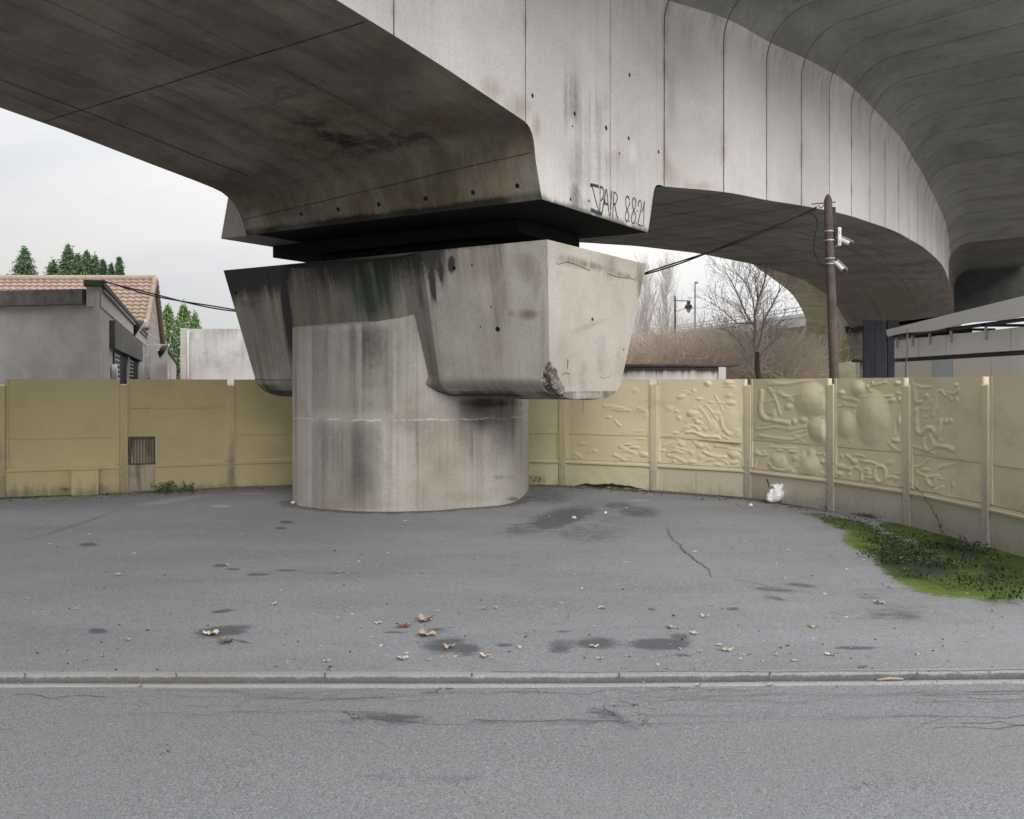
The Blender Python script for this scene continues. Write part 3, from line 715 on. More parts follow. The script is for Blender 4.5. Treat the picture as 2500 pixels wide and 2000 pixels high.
# ---- graffiti on the pale face
s = NT('spray_paint'); v = s.coord('Object'); uv = s.sep(s.coord('UV'))
edge_ = s.math('ABSOLUTE', s.math('SUBTRACT', uv[1], .5))
al = s.math('MULTIPLY', s.ss(s.math('ADD', edge_, s.math('MULTIPLY', s.math('SUBTRACT', s.noise(v, 60, 4, .7), .5), .3)), .5, .28), s.ss(s.noise(v, 13, 4), .2, .5))
s.bsdf((.035, .04, .055), .7); s.set(s.b.inputs['Alpha'], s.math('MULTIPLY', al, .88)); M_PAINT = s.m
GZ = 180/2070.0
def G(pts): return [litface(1420+x*GZ, 430+y*GZ, .004) for x, y in pts]
strokes = [([(480, 300), (360, 265), (255, 245), (270, 290)], .030), ([(275, 270), (330, 430), (385, 660), (450, 900), (470, 990)], .016), ([(560, 1070), (430, 1020), (330, 980), (240, 935)], .040),
           ([(515, 300), (515, 500), (510, 800), (500, 1010)], .018), ([(510, 300), (570, 320), (610, 380), (618, 480), (590, 620), (520, 700)], .020),
           ([(560, 1070), (600, 850), (650, 560), (685, 370), (710, 500), (735, 760), (770, 1130)], .018), ([(610, 760), (670, 775), (730, 800)], .024),
           ([(832, 400), (830, 600), (815, 850), (800, 1130)], .018), ([(900, 460), (890, 700), (875, 950), (865, 1170)], .018),
           ([(890, 455), (950, 480), (990, 560), (990, 660), (950, 770), (900, 790)], .018), ([(920, 780), (950, 950), (980, 1100), (1020, 1200)], .018),
           ([(1310, 620), (1290, 565), (1245, 610), (1232, 720), (1245, 850), (1280, 970), (1320, 1090), (1310, 1210), (1262, 1275), (1220, 1190), (1225, 1080), (1270, 960), (1320, 850), (1345, 740), (1335, 640), (1300, 570)], .017),
           ([(1500, 660), (1470, 615), (1430, 650), (1415, 750), (1440, 900), (1480, 1020), (1505, 1130), (1490, 1260), (1440, 1330), (1395, 1260), (1400, 1140), (1440, 1010), (1490, 890), (1520, 770), (1510, 680), (1470, 620)], .017),
           ([(1580, 850), (1590, 760), (1630, 690), (1670, 760), (1665, 890), (1625, 1110), (1575, 1340), (1630, 1380), (1700, 1400)], .017),
           ([(1690, 1010), (1725, 880), (1755, 720), (1750, 900), (1740, 1150), (1728, 1430)], .017),
           ([(1330, 1262), (1340, 1288)], .026), ([(1518, 1310), (1530, 1345)], .026), ([(1548, 965), (1556, 1010)], .022), ([(1490, 1040), (1505, 1070)], .026)]
mb = MB()
for pl, w in strokes:
    q = np.array([tuple(p) for p in G(pl)])
    if len(pl) > 2: q, _ = smooth_path(q, max(8, len(pl)*4)) if False else (q, 0)
    # rounded by Catmull-Rom in 3D
    if len(pl) > 2:
        E = np.vstack([2*q[0]-q[1], q, 2*q[-1]-q[-2]]); Q = []
        for i in range(1, len(E)-2):
            for t in np.linspace(0, 1, 6, endpoint=False):
                Q.append(.5*((2*E[i])+(-E[i-1]+E[i+1])*t+(2*E[i-1]-5*E[i]+4*E[i+1]-E[i+2])*t*t+(-E[i-1]+3*E[i]-3*E[i+1]+E[i+2])*t**3))
        Q.append(q[-1]); q = Q
    ribbon(mb, [Vector(p) for p in q], tf_n, w*1.75)
tag(mb.build('graffiti', M_PAINT, deck), 'dark sprayed letters and a date')

# ================================================================== GROUND
def asphalt(name, c1, c2, speck=.5, sc=1.0, crackw=0.0):
    s = NT(name); v = s.coord('Object')
    big = s.noise(s.map(v, (.6, 1.2, 1)), .8, 7, .62, .5)
    col = s.mix(s.ss(big, .34, .68), c1, c2)
    wide = s.noise(s.map(v, (.45, 1.1, 1), (4, 1, 0)), .55, 6, .6, .6)
    col = s.mix(s.math('MULTIPLY', s.ss(wide, .47, .62), .7), col, tuple(q*1.24 for q in c1))
    col = s.mix(s.math('MULTIPLY', s.ss(wide, .47, .34), .7), col, tuple(q*.72 for q in c2))
    m = s.noise(s.map(v, (1, 1.6, 1)), 3.3, 8, .7, .3)
    col = s.mix(s.math('MULTIPLY', s.ss(m, .46, .76), .5), col, tuple(q*.6 for q in c2))
    lo = s.noise(s.map(v, (.5, 2.0, 1), (3, 7, 0)), 1.7, 6, .62)
    col = s.mix(s.math('MULTIPLY', s.ss(lo, .52, .75), .45), col, tuple(q*1.25 for q in c1))
    gs = s.ss(s.noise(v, 105*sc, 3, .75), .3, .7)
    col = s.mix(speck, col, s.mix(gs, tuple(q*.35 for q in c1), tuple(q*1.75 for q in c1)))
    fine = s.noise(v, 260*sc, 2, .6)
    col = s.mix(.35, col, s.mix(s.ss(fine, .3, .7), tuple(q*.5 for q in c1), tuple(q*1.5 for q in c1)))
    stn = s.vor(v, 105*sc, 'F1', 'Color'); sx_ = s.sep(stn)
    col = s.mix(s.math('MULTIPLY', s.math('LESS_THAN', sx_[1], .07), .4), col, tuple(q*1.8 for q in c1))
    col = s.mix(s.math('MULTIPLY', s.math('GREATER_THAN', sx_[1], .90), .5), col, tuple(q*.4 for q in c1))
    warm = s.noise(s.map(v, (.5, .9, 1), (9, 2, 0)), .9, 5, .6)
    col = s.mix(s.math('MULTIPLY', s.ss(warm, .5, .7), .30), col, (c1[0]*.98, c1[1]*.95, c1[2]*.78))
    dk = s.attr('dark'); n2 = s.math('ADD', s.math('MULTIPLY', s.noise(s.map(v, (1, 1.8, 1)), 5.5, 8, .75, .5), .75), s.math('MULTIPLY', s.noise(v, 34, 4, .7), .25))
    fd = s.ss(s.math('ADD', dk, s.math('MULTIPLY', s.math('SUBTRACT', n2, .5), 2.6)), .2, .9)
    col = s.mix(s.math('MULTIPLY', fd, s.math('MULTIPLY', s.ss(dk, .02, .3), .78)), col, s.mix(s.math('MULTIPLY', gs, .8), (.035, .036, .045), (.085, .087, .1)))
    lt = s.attr('light')
    fl = s.ss(s.math('ADD', lt, s.math('MULTIPLY', s.math('SUBTRACT', n2, .5), 1.2)), .3, .8)
    col = s.mix(s.math('MULTIPLY', fl, s.math('MULTIPLY', s.ss(lt, .02, .2), .55)), col, (.40, .39, .385))
    so = s.attr('soil')
    fs_ = s.ss(s.math('ADD', so, s.math('MULTIPLY', s.math('SUBTRACT', s.noise(v, 14, 6, .7), .5), 1.5)), .3, .8)
    col = s.mix(s.math('MULTIPLY', fs_, s.math('MULTIPLY', s.ss(so, .02, .2), .85)), col, s.mix(s.noise(v, 45, 4, .7), (.03, .025, .02), (.14, .12, .095)))
    ms = s.attr('moss')
    fm = s.ss(s.math('ADD', ms, s.math('MULTIPLY', s.math('SUBTRACT', s.noise(v, 9, 7, .72), .5), 1.3)), .3, .75)
    mc = s.mix(s.ss(s.noise(v, 3.0, 5, .6), .4, .6), (.052, .088, .013), (.095, .14, .02))
    mc = s.mix(s.ss(s.noise(v, 26, 5, .7), .5, .75), mc, (.03, .045, .012))
    md = s.attr('mossdark')
    mc = s.mix(s.math('MULTIPLY', md, s.math('ADD', .55, s.math('MULTIPLY', s.noise(v, 7, 5, .7), .7)), clamp=True), mc, (.018, .030, .012))
    col = s.mix(s.math('MULTIPLY', fm, s.ss(ms, .02, .2)), col, mc)
    h = s.math('ADD', s.math('MULTIPLY', gs, .8), s.math('ADD', s.math('MULTIPLY', fine, .5), s.math('MULTIPLY', m, 1.2)))
    if crackw:
        wv = s.vmath('ADD', s.map(v, (.55, 1.5, 1)), s.vmath('SCALE', s.n('ShaderNodeTexNoise').outputs[1]))
        sc_ = wv.node.inputs[1].links[0].from_node; tn = sc_.inputs[0].links[0].from_node
        tn.inputs['Scale'].default_value = 2.2; tn.inputs['Detail'].default_value = 6; s.set(tn.inputs['Vector'], v); sc_.inputs['Scale'].default_value = .55
        e = s.vor(wv, 1.1, 'DISTANCE_TO_EDGE')
        ck = s.math('LESS_THAN', e, s.math('MULTIPLY', s.math('MULTIPLY', s.attr('crack'), s.ss(s.noise(v, 1.6, 4), .46, .62)), crackw))
        col = s.mix(s.math('MULTIPLY', ck, .75), col, (.035, .033, .03)); h = s.math('SUBTRACT', h, s.math('MULTIPLY', ck, 2))
    return s.bsdf(col, .88, s.bump(h, .45, .006), .3)
M_PLAZA = asphalt('plaza_asphalt', (.215, .219, .231), (.152, .154, .162), .36, 1.0)
M_ROAD = asphalt('road_asphalt', (.190, .195, .204), (.15, .154, .161), .75, 1.1, .004)
def kerbY(X): return 5.790+max(0, X-.4)*.030
# terrain far beyond
mb = MB(); mb.box((-700, -60, -.6), (700, 1500, -.09))
tag(mb.build('ground', plain('far_ground', (.22, .21, .19), (.17, .16, .14), .3)), kind='structure')
# the forecourt
xs = np.arange(-12.5, 9.5, .055); N0 = 330
G_ = np.zeros((N0, len(xs), 3))
for i in range(N0):
    k_ = (i/(N0-1))**1.25
    for_y = k_
    y0 = np.array([kerbY(x)+.055 for x in xs])
    G_[i, :, 0] = xs; G_[i, :, 1] = y0+(19.5-y0)*k_
G_[..., 2] = .006*np.sin(G_[..., 0]*1.7+G_[..., 1]*.6)*sstep(G_[..., 1], 6, 7)
mb = MB(); mb.grid(G_, flip=True)
WALLP = [(-11.2, 14.2), (-9.55, 14.45), (-7.95, 14.98), (-6.32, 15.66), (-4.83, 16.5), (-3.3, 17.02), (-1.68, 17.25), (-.40, 17.12), (.895, 16.8), (2.375, 15.98), (3.69, 14.95), (4.475, 13.40), (4.965, 12.0), (5.16, 10.4), (5.28, 8.75), (5.3, 7.1)]
def walldist(V):
    P_ = np.array(WALLP); o = np.full(len(V), 99.)
    for a, b in zip(P_, P_[1:]):
        d = b-a; q = np.clip(((V[:, :2]-a)@d)/(d@d), 0, 1)
        o = np.minimum(o, np.linalg.norm(V[:, :2]-a-q[:, None]*d, axis=1))
    return o
def pl_dark(V):
    return ell([(1440, 1262, 330, 60, .34), (700, 1330, 400, 50, .20), (1500, 1450, 500, 50, .20), (1000, 1620, 800, 24, .24), (330, 1450, 280, 60, .2), (2150, 1500, 300, 60, .3), (1370, 1265, 130, 34, .95, -14), (1290, 1290, 120, 26, .6, -6), (1560, 1250, 80, 22, .75, 4), (1510, 1235, 60, 14, .7), (1440, 1300, 160, 40, .5), (1340, 1215, 90, 26, .55), (700, 1275, 22, 5, 1.4), (685, 1290, 18, 4, 1.3), (215, 1330, 30, 6, 1.3), (537, 1381, 26, 5, 1.3), (570, 1390, 22, 4, 1.3), (630, 1403, 45, 5, 1.0), (700, 1393, 40, 4, .9),
                (540, 1542, 90, 20, 1.0, -6), (590, 1535, 40, 9, .9, -12), (240, 1541, 34, 10, 1.0), (1090, 1577, 90, 30, .9), (1065, 1540, 40, 12, .8), (1140, 1585, 50, 24, .9), (960, 1544, 36, 4, 1.2), (1230, 1575, 30, 6, 1.2), (1610, 1573, 110, 20, 1.2), (1450, 1570, 90, 22, .9), (1660, 1555, 40, 12, .9), (1370, 1580, 50, 24, .75), (1380, 1542, 30, 6, .8), (1590, 1488, 16, 5, 1.1), (1790, 1487, 24, 6, 1.0), (2090, 1582, 80, 6, 1.1), (2190, 1500, 120, 30, .6), (2120, 1455, 60, 12, .5),
                (545, 1492, 45, 6, 1.0, -10), (590, 1566, 30, 5, 1.0, 12), (1670, 1600, 40, 6, .7), (1890, 1440, 90, 8, .7, 6), (1960, 1430, 60, 8, .8, 6), (1890, 1460, 40, 8, .7, 10), (1760, 1585, 20, 5, .7), (1180, 1395, 60, 8, .3), (820, 1400, 120, 6, .5)])(V)
def pl_light(V):
    x, y = pxy(V)
    return np.clip(ell([(420, 1222, 180, 10, .6, -8), (540, 1236, 40, 5, .9), (350, 1300, 200, 40, .25), (900, 1290, 260, 30, .3), (1560, 1222, 60, 6, .6), (620, 1205, 90, 5, .6), (1760, 1280, 120, 20, .25), (300, 1620, 400, 16, .3), (1500, 1640, 900, 8, .3)])(V), 0, 1)
def pl_soil(V):
    d = walldist(V); x, y = pxy(V)
    k_ = np.interp(x, [0, 150, 330, 380, 700, 1280, 1450, 1550, 1830, 1950, 2050, 2500], [1, .95, .7, .6, .35, .5, .7, 1.0, 1.0, .75, .5, .4])
    w_ = np.interp(x, [0, 150, 400, 700, 1280, 1400, 1600, 1900, 2050, 2500], [.75, .55, .4, .25, .5, .75, .8, .6, .5, .5])
    Q_ = np.array([(q.x, q.y) for q in SH]); ds = np.min(np.linalg.norm(V[:, None, :2]-Q_[None], axis=2), axis=1)
    k2 = .75*sstep(ds, .42, .10)
    return np.maximum(np.maximum(k2, k_*sstep(d, w_, .02)*1.0), ell([(715, 1232, 20, 5, .6), (900, 1251, 200, 4, .45)])(V))
def pl_moss(V):
    x, y = pxy(V); d = walldist(V)
    m = ell([(2150, 1330, 130, 40, 1.2, 12), (2260, 1395, 170, 70, 1.25, 18), (2080, 1285, 110, 24, .9, 12), (2330, 1430, 130, 40, 1.1, 8), (2440, 1400, 150, 100, 1.2), (2010, 1262, 70, 14, .6, 10), (1975, 1254, 50, 8, .5), (2320, 1340, 130, 36, 1.2, 18), (2430, 1372, 130, 40, 1.2, 14), (2225, 1302, 110, 20, 1.3, 16), (2330, 1328, 90, 20, 1.3, 20)])(V)
    return np.clip(np.maximum(m, .42*sstep(d, .3, .02)*(x < 420)), 0, 1.2)
tag(mb.build('forecourt', M_PLAZA, attrs={'dark': pl_dark, 'light': pl_light, 'soil': pl_soil, 'moss': pl_moss, 'mossdark': lambda V: ell([(2235, 1372, 150, 52, 1.3, 10), (2340, 1345, 110, 34, 1.0, 16), (2130, 1298, 130, 16, .6, 12), (2030, 1262, 80, 10, .8, 8), (2440, 1400, 90, 50, .8)])(V)}, smooth=True), kind='structure')
# kerb: rounded low edge, gutter strip, road
xk = np.arange(-13, 13, .05)
def strip(prof, name, mat, jit=.0, attrs=None, uvs=True):
    Pk = []
    for x in xk:
        k_ = kerbY(x); n_ = mnoise.noise(Vector((x*1.3, 3, 0)))*jit
        Pk.append([(x, k_+dy+n_*(.6+.4*math.sin(i)), z+n_*.3) for i, (dy, z) in enumerate(prof)])
    m_ = MB(); m_.grid(np.array(Pk)); return tag(m_.build(name, mat, smooth=True, attrs=attrs), kind='structure')
M_KERB = asphalt('kerb_concrete', (.27, .265, .26), (.215, .21, .205), .35, 1.6)
M_GUT = asphalt('gutter_concrete', (.29, .288, .288), (.24, .238, .238), .3, 1.6)
strip([(.062, .0065), (.05, .006), (.02, .005), (.0, .001), (-.010, -.007), (-.016, -.018), (-.018, -.030), (-.019, -.060)], 'kerb', M_KERB, .004, {'dark': lambda V: sstep(V[:, 2], .003, -.012)*.95, 'soil': lambda V: sstep(V[:, 2], -.022, -.036)*.8})
strip([(-.012, -.0405), (-.05, -.037), (-.088, -.036), (-.092, -.060)], 'gutter', M_GUT, .003)
yr = np.r_[np.linspace(0, 1, 70)]
Pr = np.zeros((len(xk), len(yr), 3))
for i, x in enumerate(xk):
    y1 = kerbY(x)-.098+mnoise.noise(Vector((x*3, 9, 0)))*.005
    Pr[i, :, 0] = x; Pr[i, :, 1] = y1-(y1+9)*(yr**2.2); Pr[i, :, 2] = -.0405+.004*np.sin(x*2+yr*9)*(yr > .02)
mb = MB(); mb.grid(Pr)
def rd_dark(V): return ell([(960, 1755, 140, 22, .8, 3), (900, 1765, 200, 12, .5), (1200, 1765, 90, 12, .55), (1480, 1745, 70, 18, .75, 10), (1530, 1770, 60, 16, .6, 16), (1400, 1765, 120, 10, .4), (1000, 1905, 400, 20, .35), (1860, 1745, 160, 12, .35)])(V)
def rd_crack(V):
    x, y = pxy(V); return np.clip(np.interp(y, [1670, 1690, 1730, 1790, 1830, 2000], [1.2, 1.2, .9, .75, .35, .25]), 0, 2)
tag(mb.build('road', M_ROAD, attrs={'dark': rd_dark, 'crack': rd_crack}, smooth=True), kind='structure')
# cracks that the photograph shows, one thing each laid in the surface
M_GCR = plain('ground_crack', (.05, .05, .042), (.075, .075, .06), rough=.95)
M_GMOSS = plain('mossy_crack', (.105, .11, .078), (.14, .14, .11), rough=.95)
mb = MB(); cz = .011
def gpath(pl, z): return [gnd(x, y, z)+Vector((0, 0, 0)) for x, y in pl]
groups = [('plaza_crack', M_GMOSS, cz, [([(1630, 1285), (1665, 1330), (1700, 1368), (1740, 1410)], .045), ([(1735, 1408), (1790, 1412), (1850, 1425), (1920, 1438), (1990, 1446), (2100, 1452)], .022), ([(0, 1330), (150, 1290), (240, 1260), (333, 1230)], .035), ([(1800, 1440), (1870, 1445), (1910, 1465), (1990, 1466)], .012), ([(1390, 1490), (1392, 1513)], .012)]),
          ('road_crack', M_GCR, -.033, [([(0, 1692), (200, 1690), (340, 1688), (520, 1686), (700, 1690), (820, 1686), (1000, 1684), (1180, 1688), (1350, 1684)], .010), ([(150, 1700), (400, 1697), (560, 1700), (760, 1706), (900, 1700), (1060, 1697), (1100, 1690)], .008), ([(150, 1744), (250, 1746), (330, 1742), (420, 1740), (500, 1746), (560, 1738), (640, 1735), (740, 1732)], .010), ([(560, 1738), (590, 1715), (620, 1702), (700, 1706)], .008), ([(700, 1763), (800, 1762), (860, 1754), (960, 1758), (1040, 1768), (1200, 1762), (1330, 1760), (1560, 1752)], .010), ([(1560, 1688), (1640, 1692), (1780, 1688), (1820, 1696), (1960, 1693), (2020, 1698), (2140, 1697), (2260, 1696), (2350, 1702), (2500, 1708)], .010), ([(1870, 1752), (1960, 1748), (2060, 1756), (2150, 1750)], .009), ([(2340, 1740), (2260, 1765), (2220, 1790)], .009), ([(1460, 1700), (1600, 1712), (1700, 1703), (1800, 1706)], .007), ([(1180, 1700), (1000, 1710), (960, 1712)], .006), ([(2230, 1700), (2300, 1712), (2350, 1722)], .009)])]
for nm, mt, z, lst in groups:
    for pl, w_ in lst:
        mb = MB(); P_ = gpath(pl, z)
        ribbon(mb, P_, (0, 0, 1), lambda q, w_=w_: w_*.34*(.15+.85*math.sin(math.pi*q)**.6), .06, sub=5)
        tag(mb.build(nm, mt), kind='structure')

for i in range(26):
    x0 = R.uniform(0, 2400); y0 = R.choice((R.uniform(1682, 1716), R.uniform(1684, 1700), R.uniform(1735, 1775))); L_ = R.uniform(120, 420); pl = []
    for k_ in range(6): pl.append((x0+L_*k_/5, y0+R.gauss(0, 3.2)))
    mb = MB(); ribbon(mb, gpath(pl, -.0335), (0, 0, 1), R.uniform(.0025, .005), .06, sub=4); tag(mb.build('road_crack', M_GCR), kind='structure')
mb = MB(); ribbon(mb, gpath([(1200, 1640), (1500, 1640.5), (1900, 1640), (2200, 1637), (2500, 1634)], .009), (0, 0, 1), .006, .02, sub=5); tag(mb.build('kerb_gap', M_GCR), kind='structure')
for x in (793, 1152, 1512, 1880, 2240, 430, 60):
    y_ = 1643 if x < 1700 else 1640
    mb = MB(); ribbon(mb, [gnd(x, y_, .009), gnd(x+1, y_+5, .009), gnd(x-1, y_+10, .006)], (0, 0, 1), .007, .08, sub=2); tag(mb.build('kerb_joint', M_GCR), kind='structure')

# ================================================================== PERIMETER WALL
def paint_mat():
    s = NT('ochre_paint'); v = s.coord('Object')
    b = s.noise(v, .8, 6, .6, .2)
    col = s.mix(s.ss(b, .35, .65), s.mix(s.attr('light_fade'), (.60, .495, .26), (.735, .66, .475)), s.mix(s.attr('light_fade'), (.55, .45, .232), (.68, .61, .43)))
    ob = s.n('ShaderNodeObjectInfo').outputs['Random']
    col = s.mix(s.math('MULTIPLY', ob, .26), col, (.47, .41, .27))
    gt = s.noise(s.map(v, (1.4, 1.4, 2.6)), 1.0, 7, .66)
    col = s.mix(s.math('MULTIPLY', s.ss(gt, .52, .70), .36), col, (.40, .345, .215))
    col = s.mix(s.math('MULTIPLY', s.ss(s.noise(v, 4, 6, .65), .5, .8), .22), col, (.51, .43, .27))
    st = s.noise(s.map(v, (7, 7, .4)), 1.1, 6, .62)
    col = s.mix(s.math('MULTIPLY', s.ss(st, .55, .8), .22), col, (.42, .35, .22))
    dk = s.attr('dark'); li = s.noise(v, 17, 6, .72)
    fd = s.ss(s.math('ADD', dk, s.math('ADD', s.math('MULTIPLY', s.math('SUBTRACT', st, .5), 1.2), s.math('MULTIPLY', s.math('SUBTRACT', li, .5), .8))), .3, 1.0)
    col = s.mix(s.math('MULTIPLY', fd, s.math('MULTIPLY', s.ss(dk, .02, .2), .75)), col, s.mix(li, (.10, .10, .08), (.20, .19, .155)))
    gy = s.attr('grey')
    col = s.mix(s.math('MULTIPLY', gy, .85), col, s.mix(s.ss(li, .3, .7), (.42, .40, .35), (.36, .34, .30)))
    gn = s.attr('green')
    col = s.mix(s.math('MULTIPLY', s.ss(s.math('ADD', gn, s.math('MULTIPLY', s.math('SUBTRACT', li, .5), 1.0)), .3, .8), s.ss(gn, .02, .2)), col, (.075, .085, .05))
    h = s.math('ADD', s.noise(v, 55, 4, .7), s.math('MULTIPLY', s.noise(s.map(v, (1, 1, 1)), 7, 4), s.math('ADD', .4, s.math('MULTIPLY', s.attr('rough'), 5))))
    return s.bsdf(col, .62, s.bump(h, .28, .008), .35)
M_OCH = paint_mat()
s = NT('rusty_sheet'); v = s.coord('Object')
uq = s.math('FRACT', s.sep(s.coord('UV'))[0])
col = s.mix(s.ss(s.noise(s.map(v, (6, 6, 1.5)), 1.4, 6, .65), .4, .65), (.36, .33, .265), (.22, .17, .105))
gro = s.ss(s.math('ABSOLUTE', s.math('SUBTRACT', uq, .5)), .30, .48)
col = s.mix(s.math('MULTIPLY', gro, .8), col, (.06, .045, .028))
M_RUST = s.bsdf(col, .7, s.bump(s.noise(v, 40, 4), .2, .004), .3)
M_HCON = plain('hatch_concrete', (.46, .41, .31), (.33, .29, .21), 4, .9, dirt=.6)
M_WHITE = plain('white_primer', (.62, .60, .54), rough=.7, dirt=.15)
wall = thing('perimeter_wall', 'curved ochre wall of panels between posts round the forecourt, right bays embossed with reliefs', 'wall', (0, 16.9, 0))
ZT, ZP = 1.842, 1.735
S3 = .3363
def zc(pts): return [(1780+x*S3, 880+y*S3) for x, y in pts]
S4 = 600/2156.
def zd(pts): return [(1250+x*S4, 880+y*S4) for x, y in pts]
# relief: domes (cx, cy, rx, ry, height) and ridges (points, half width, height), in photo pixels
D3 = lambda cx, cy, rx, ry, h: (1780+cx*S3, 880+cy*S3, rx*S3, ry*S3, h)
D4 = lambda cx, cy, rx, ry, h: (1250+cx*S4, 880+cy*S4, rx*S4, ry*S4, h)
DOMES = [D3(605, 290, 135, 125, .13), D3(590, 330, 110, 100, .05), D3(665, 505, 88, 100, .12), D3(430, 335, 32, 28, .045), D3(480, 445, 24, 24, .04), D3(548, 440, 30, 24, .045), D3(330, 400, 26, 50, .03), D3(590, 765, 92, 80, .10), D3(600, 690, 40, 50, .05), D3(365, 735, 62, 62, .05), D3(480, 715, 24, 20, .03), D3(465, 665, 36, 16, .035), D3(690, 735, 22, 28, .05), D3(705, 690, 12, 24, .035), D3(460, 805, 16, 16, .025), D3(690, 825, 16, 10, .03), D3(420, 760, 16, 14, .02),
         D3(940, 200, 50, 72, .085), D3(1050, 390, 118, 170, .12), D3(1035, 520, 90, 100, .06), D3(850, 470, 72, 100, .09), D3(1185, 290, 28, 20, .04), D3(1245, 285, 24, 26, .04), D3(1030, 228, 36, 16, .035), D3(1225, 160, 30, 20, .05), D3(1045, 170, 12, 22, .03), D3(1102, 170, 12, 12, .02), D3(1240, 440, 18, 52, .05), D3(1210, 580, 32, 26, .055), D3(820, 240, 34, 26, .05),
         D3(906, 730, 27, 27, .055), D3(812, 700, 14, 20, .025), D3(805, 822, 30, 22, .045), D3(884, 830, 14, 18, .03), D3(930, 780, 24, 18, .03),
         D3(1430, 245, 14, 14, .03), D3(1652, 180, 18, 15, .04), D3(1658, 290, 14, 26, .035), D3(1580, 440, 22, 20, .03), D3(1612, 440, 12, 26, .03), D3(1630, 905, 10, 24, .025), D3(1590, 940, 8, 50, .018), D3(1545, 930, 8, 40, .018),
         D4(1920, 510, 90, 100, .035), D4(1490, 320, 40, 24, .035), D4(1585, 460, 60, 34, .045), D4(1460, 490, 26, 18, .03), D4(1440, 440, 26, 14, .025), D4(1920, 375, 50, 24, .035), D4(1710, 205, 34, 30, .045), D4(1910, 205, 50, 26, .04), D4(1510, 272, 24, 10, .02), D4(1430, 628, 40, 14, .03), D4(1760, 560, 60, 50, .03),
         D4(1945, 825, 52, 44, .05), D4(1565, 885, 50, 18, .035), D4(1490, 735, 34, 30, .03), D4(1650, 750, 50, 30, .04), D4(1740, 880, 60, 20, .03), D4(1945, 895, 50, 16, .03), D4(1550, 800, 30, 18, .02), D4(1600, 700, 40, 20, .02),
         D4(1080, 770, 50, 14, .04), D4(1020, 735, 50, 14, .035), D4(1170, 825, 60, 26, .045), D4(1130, 695, 50, 14, .025), D4(960, 745, 40, 14, .02), D4(990, 795, 50, 20, .02), D4(1120, 620, 50, 14, .02), D4(980, 628, 30, 8, .015), D4(1150, 430, 30, 30, .015), D4(1180, 490, 30, 40, .015), D4(860, 430, 40, 12, .01)]
R3 = lambda pts, w_, h: (zc(pts), w_*S3, h)
R4 = lambda pts, w_, h: (zd(pts), w_*S4, h)
RIDG = [R3([(235, 230), (228, 350), (262, 418), (330, 442), (435, 452)], 17, .06), R3([(285, 205), (340, 290), (370, 390)], 12, .03), R3([(390, 250), (430, 262), (460, 290)], 14, .035), R3([(205, 500), (330, 488), (450, 492), (560, 488)], 12, .03), R3([(215, 545), (330, 560), (440, 565), (560, 540)], 12, .03), R3([(215, 585), (330, 580)], 10, .02), R3([(290, 178), (400, 172), (500, 160), (600, 150)], 13, .03), R3([(250, 470), (380, 462), (440, 470)], 8, .02), R3([(460, 520), (560, 515)], 8, .025),
        R3([(330, 700), (320, 735), (345, 768), (385, 770), (410, 735), (395, 700)], 10, .035), R3([(305, 765), (340, 795), (395, 800), (440, 775)], 18, .05), R3([(200, 660), (235, 690), (270, 690)], 13, .035), R3([(300, 625), (400, 640), (490, 640)], 12, .025), R3([(180, 790), (230, 805), (280, 800)], 8, .02), R3([(465, 720), (480, 705), (500, 715), (500, 735)], 6, .025), R3([(365, 700), (375, 730), (365, 745)], 6, .02),
        R3([(800, 262), (850, 282), (930, 290)], 13, .035), R3([(940, 268), (1050, 262), (1180, 262)], 10, .03), R3([(795, 330), (900, 335)], 10, .02), R3([(905, 380), (905, 470)], 10, .02), R3([(1195, 540), (1200, 470)], 8, .02),
        R3([(795, 768), (880, 788)], 17, .05), R3([(972, 880), (972, 805), (992, 788), (1012, 800), (1010, 855)], 9, .04), R3([(1065, 775), (1058, 840), (1090, 880), (1128, 868), (1142, 815), (1122, 768), (1068, 768)], 12, .05),
        R3([(1350, 185), (1350, 280), (1362, 305), (1388, 300)], 13, .05), R3([(1362, 360), (1360, 470), (1378, 520), (1410, 528), (1440, 500), (1470, 492), (1495, 520), (1512, 548), (1532, 490), (1540, 440)], 18, .06), R3([(1485, 400), (1492, 300), (1512, 235), (1545, 218), (1572, 250)], 11, .04), R3([(1430, 570), (1428, 620), (1455, 655), (1485, 625), (1488, 580), (1470, 548)], 12, .05), R3([(1510, 622), (1560, 630), (1622, 648)], 17, .05), R3([(1365, 352), (1480, 350)], 8, .02),
        R3([(1452, 845), (1462, 898), (1488, 915), (1505, 860)], 12, .045), R3([(1358, 770), (1366, 815), (1420, 828)], 8, .025), R3([(1360, 880), (1365, 960)], 8, .02), R3([(1510, 850), (1560, 858)], 8, .02),
        R4([(1840, 510), (1868, 580), (1925, 618), (1990, 592)], 22, .05), R4([(1700, 385), (1760, 450), (1830, 545)], 9, .025), R4([(1640, 395), (1700, 470), (1740, 525)], 9, .022), R4([(1780, 300), (1830, 370), (1850, 440)], 7, .02), R4([(1860, 380), (1900, 430)], 6, .018), R4([(1800, 430), (1850, 500)], 6, .02), R4([(1535, 628), (1600, 628), (1640, 640), (1720, 655), (1820, 660)], 14, .045), R4([(1850, 640), (1910, 655)], 12, .03), R4([(1570, 470), (1640, 530), (1670, 545)], 12, .03), R4([(1400, 808), (1500, 810)], 9, .03), R4([(1685, 805), (1740, 835), (1800, 855), (1865, 850)], 14, .045), R4([(1560, 690), (1620, 740), (1680, 765)], 10, .025), R4([(1900, 800), (1930, 845), (1975, 835)], 12, .035), R4([(1790, 690), (1850, 720)], 8, .02), R4([(2000, 880), (2020, 950)], 8, .02), R4([(2010, 700), (2020, 820)], 8, .015)]
RR = random.Random(3)
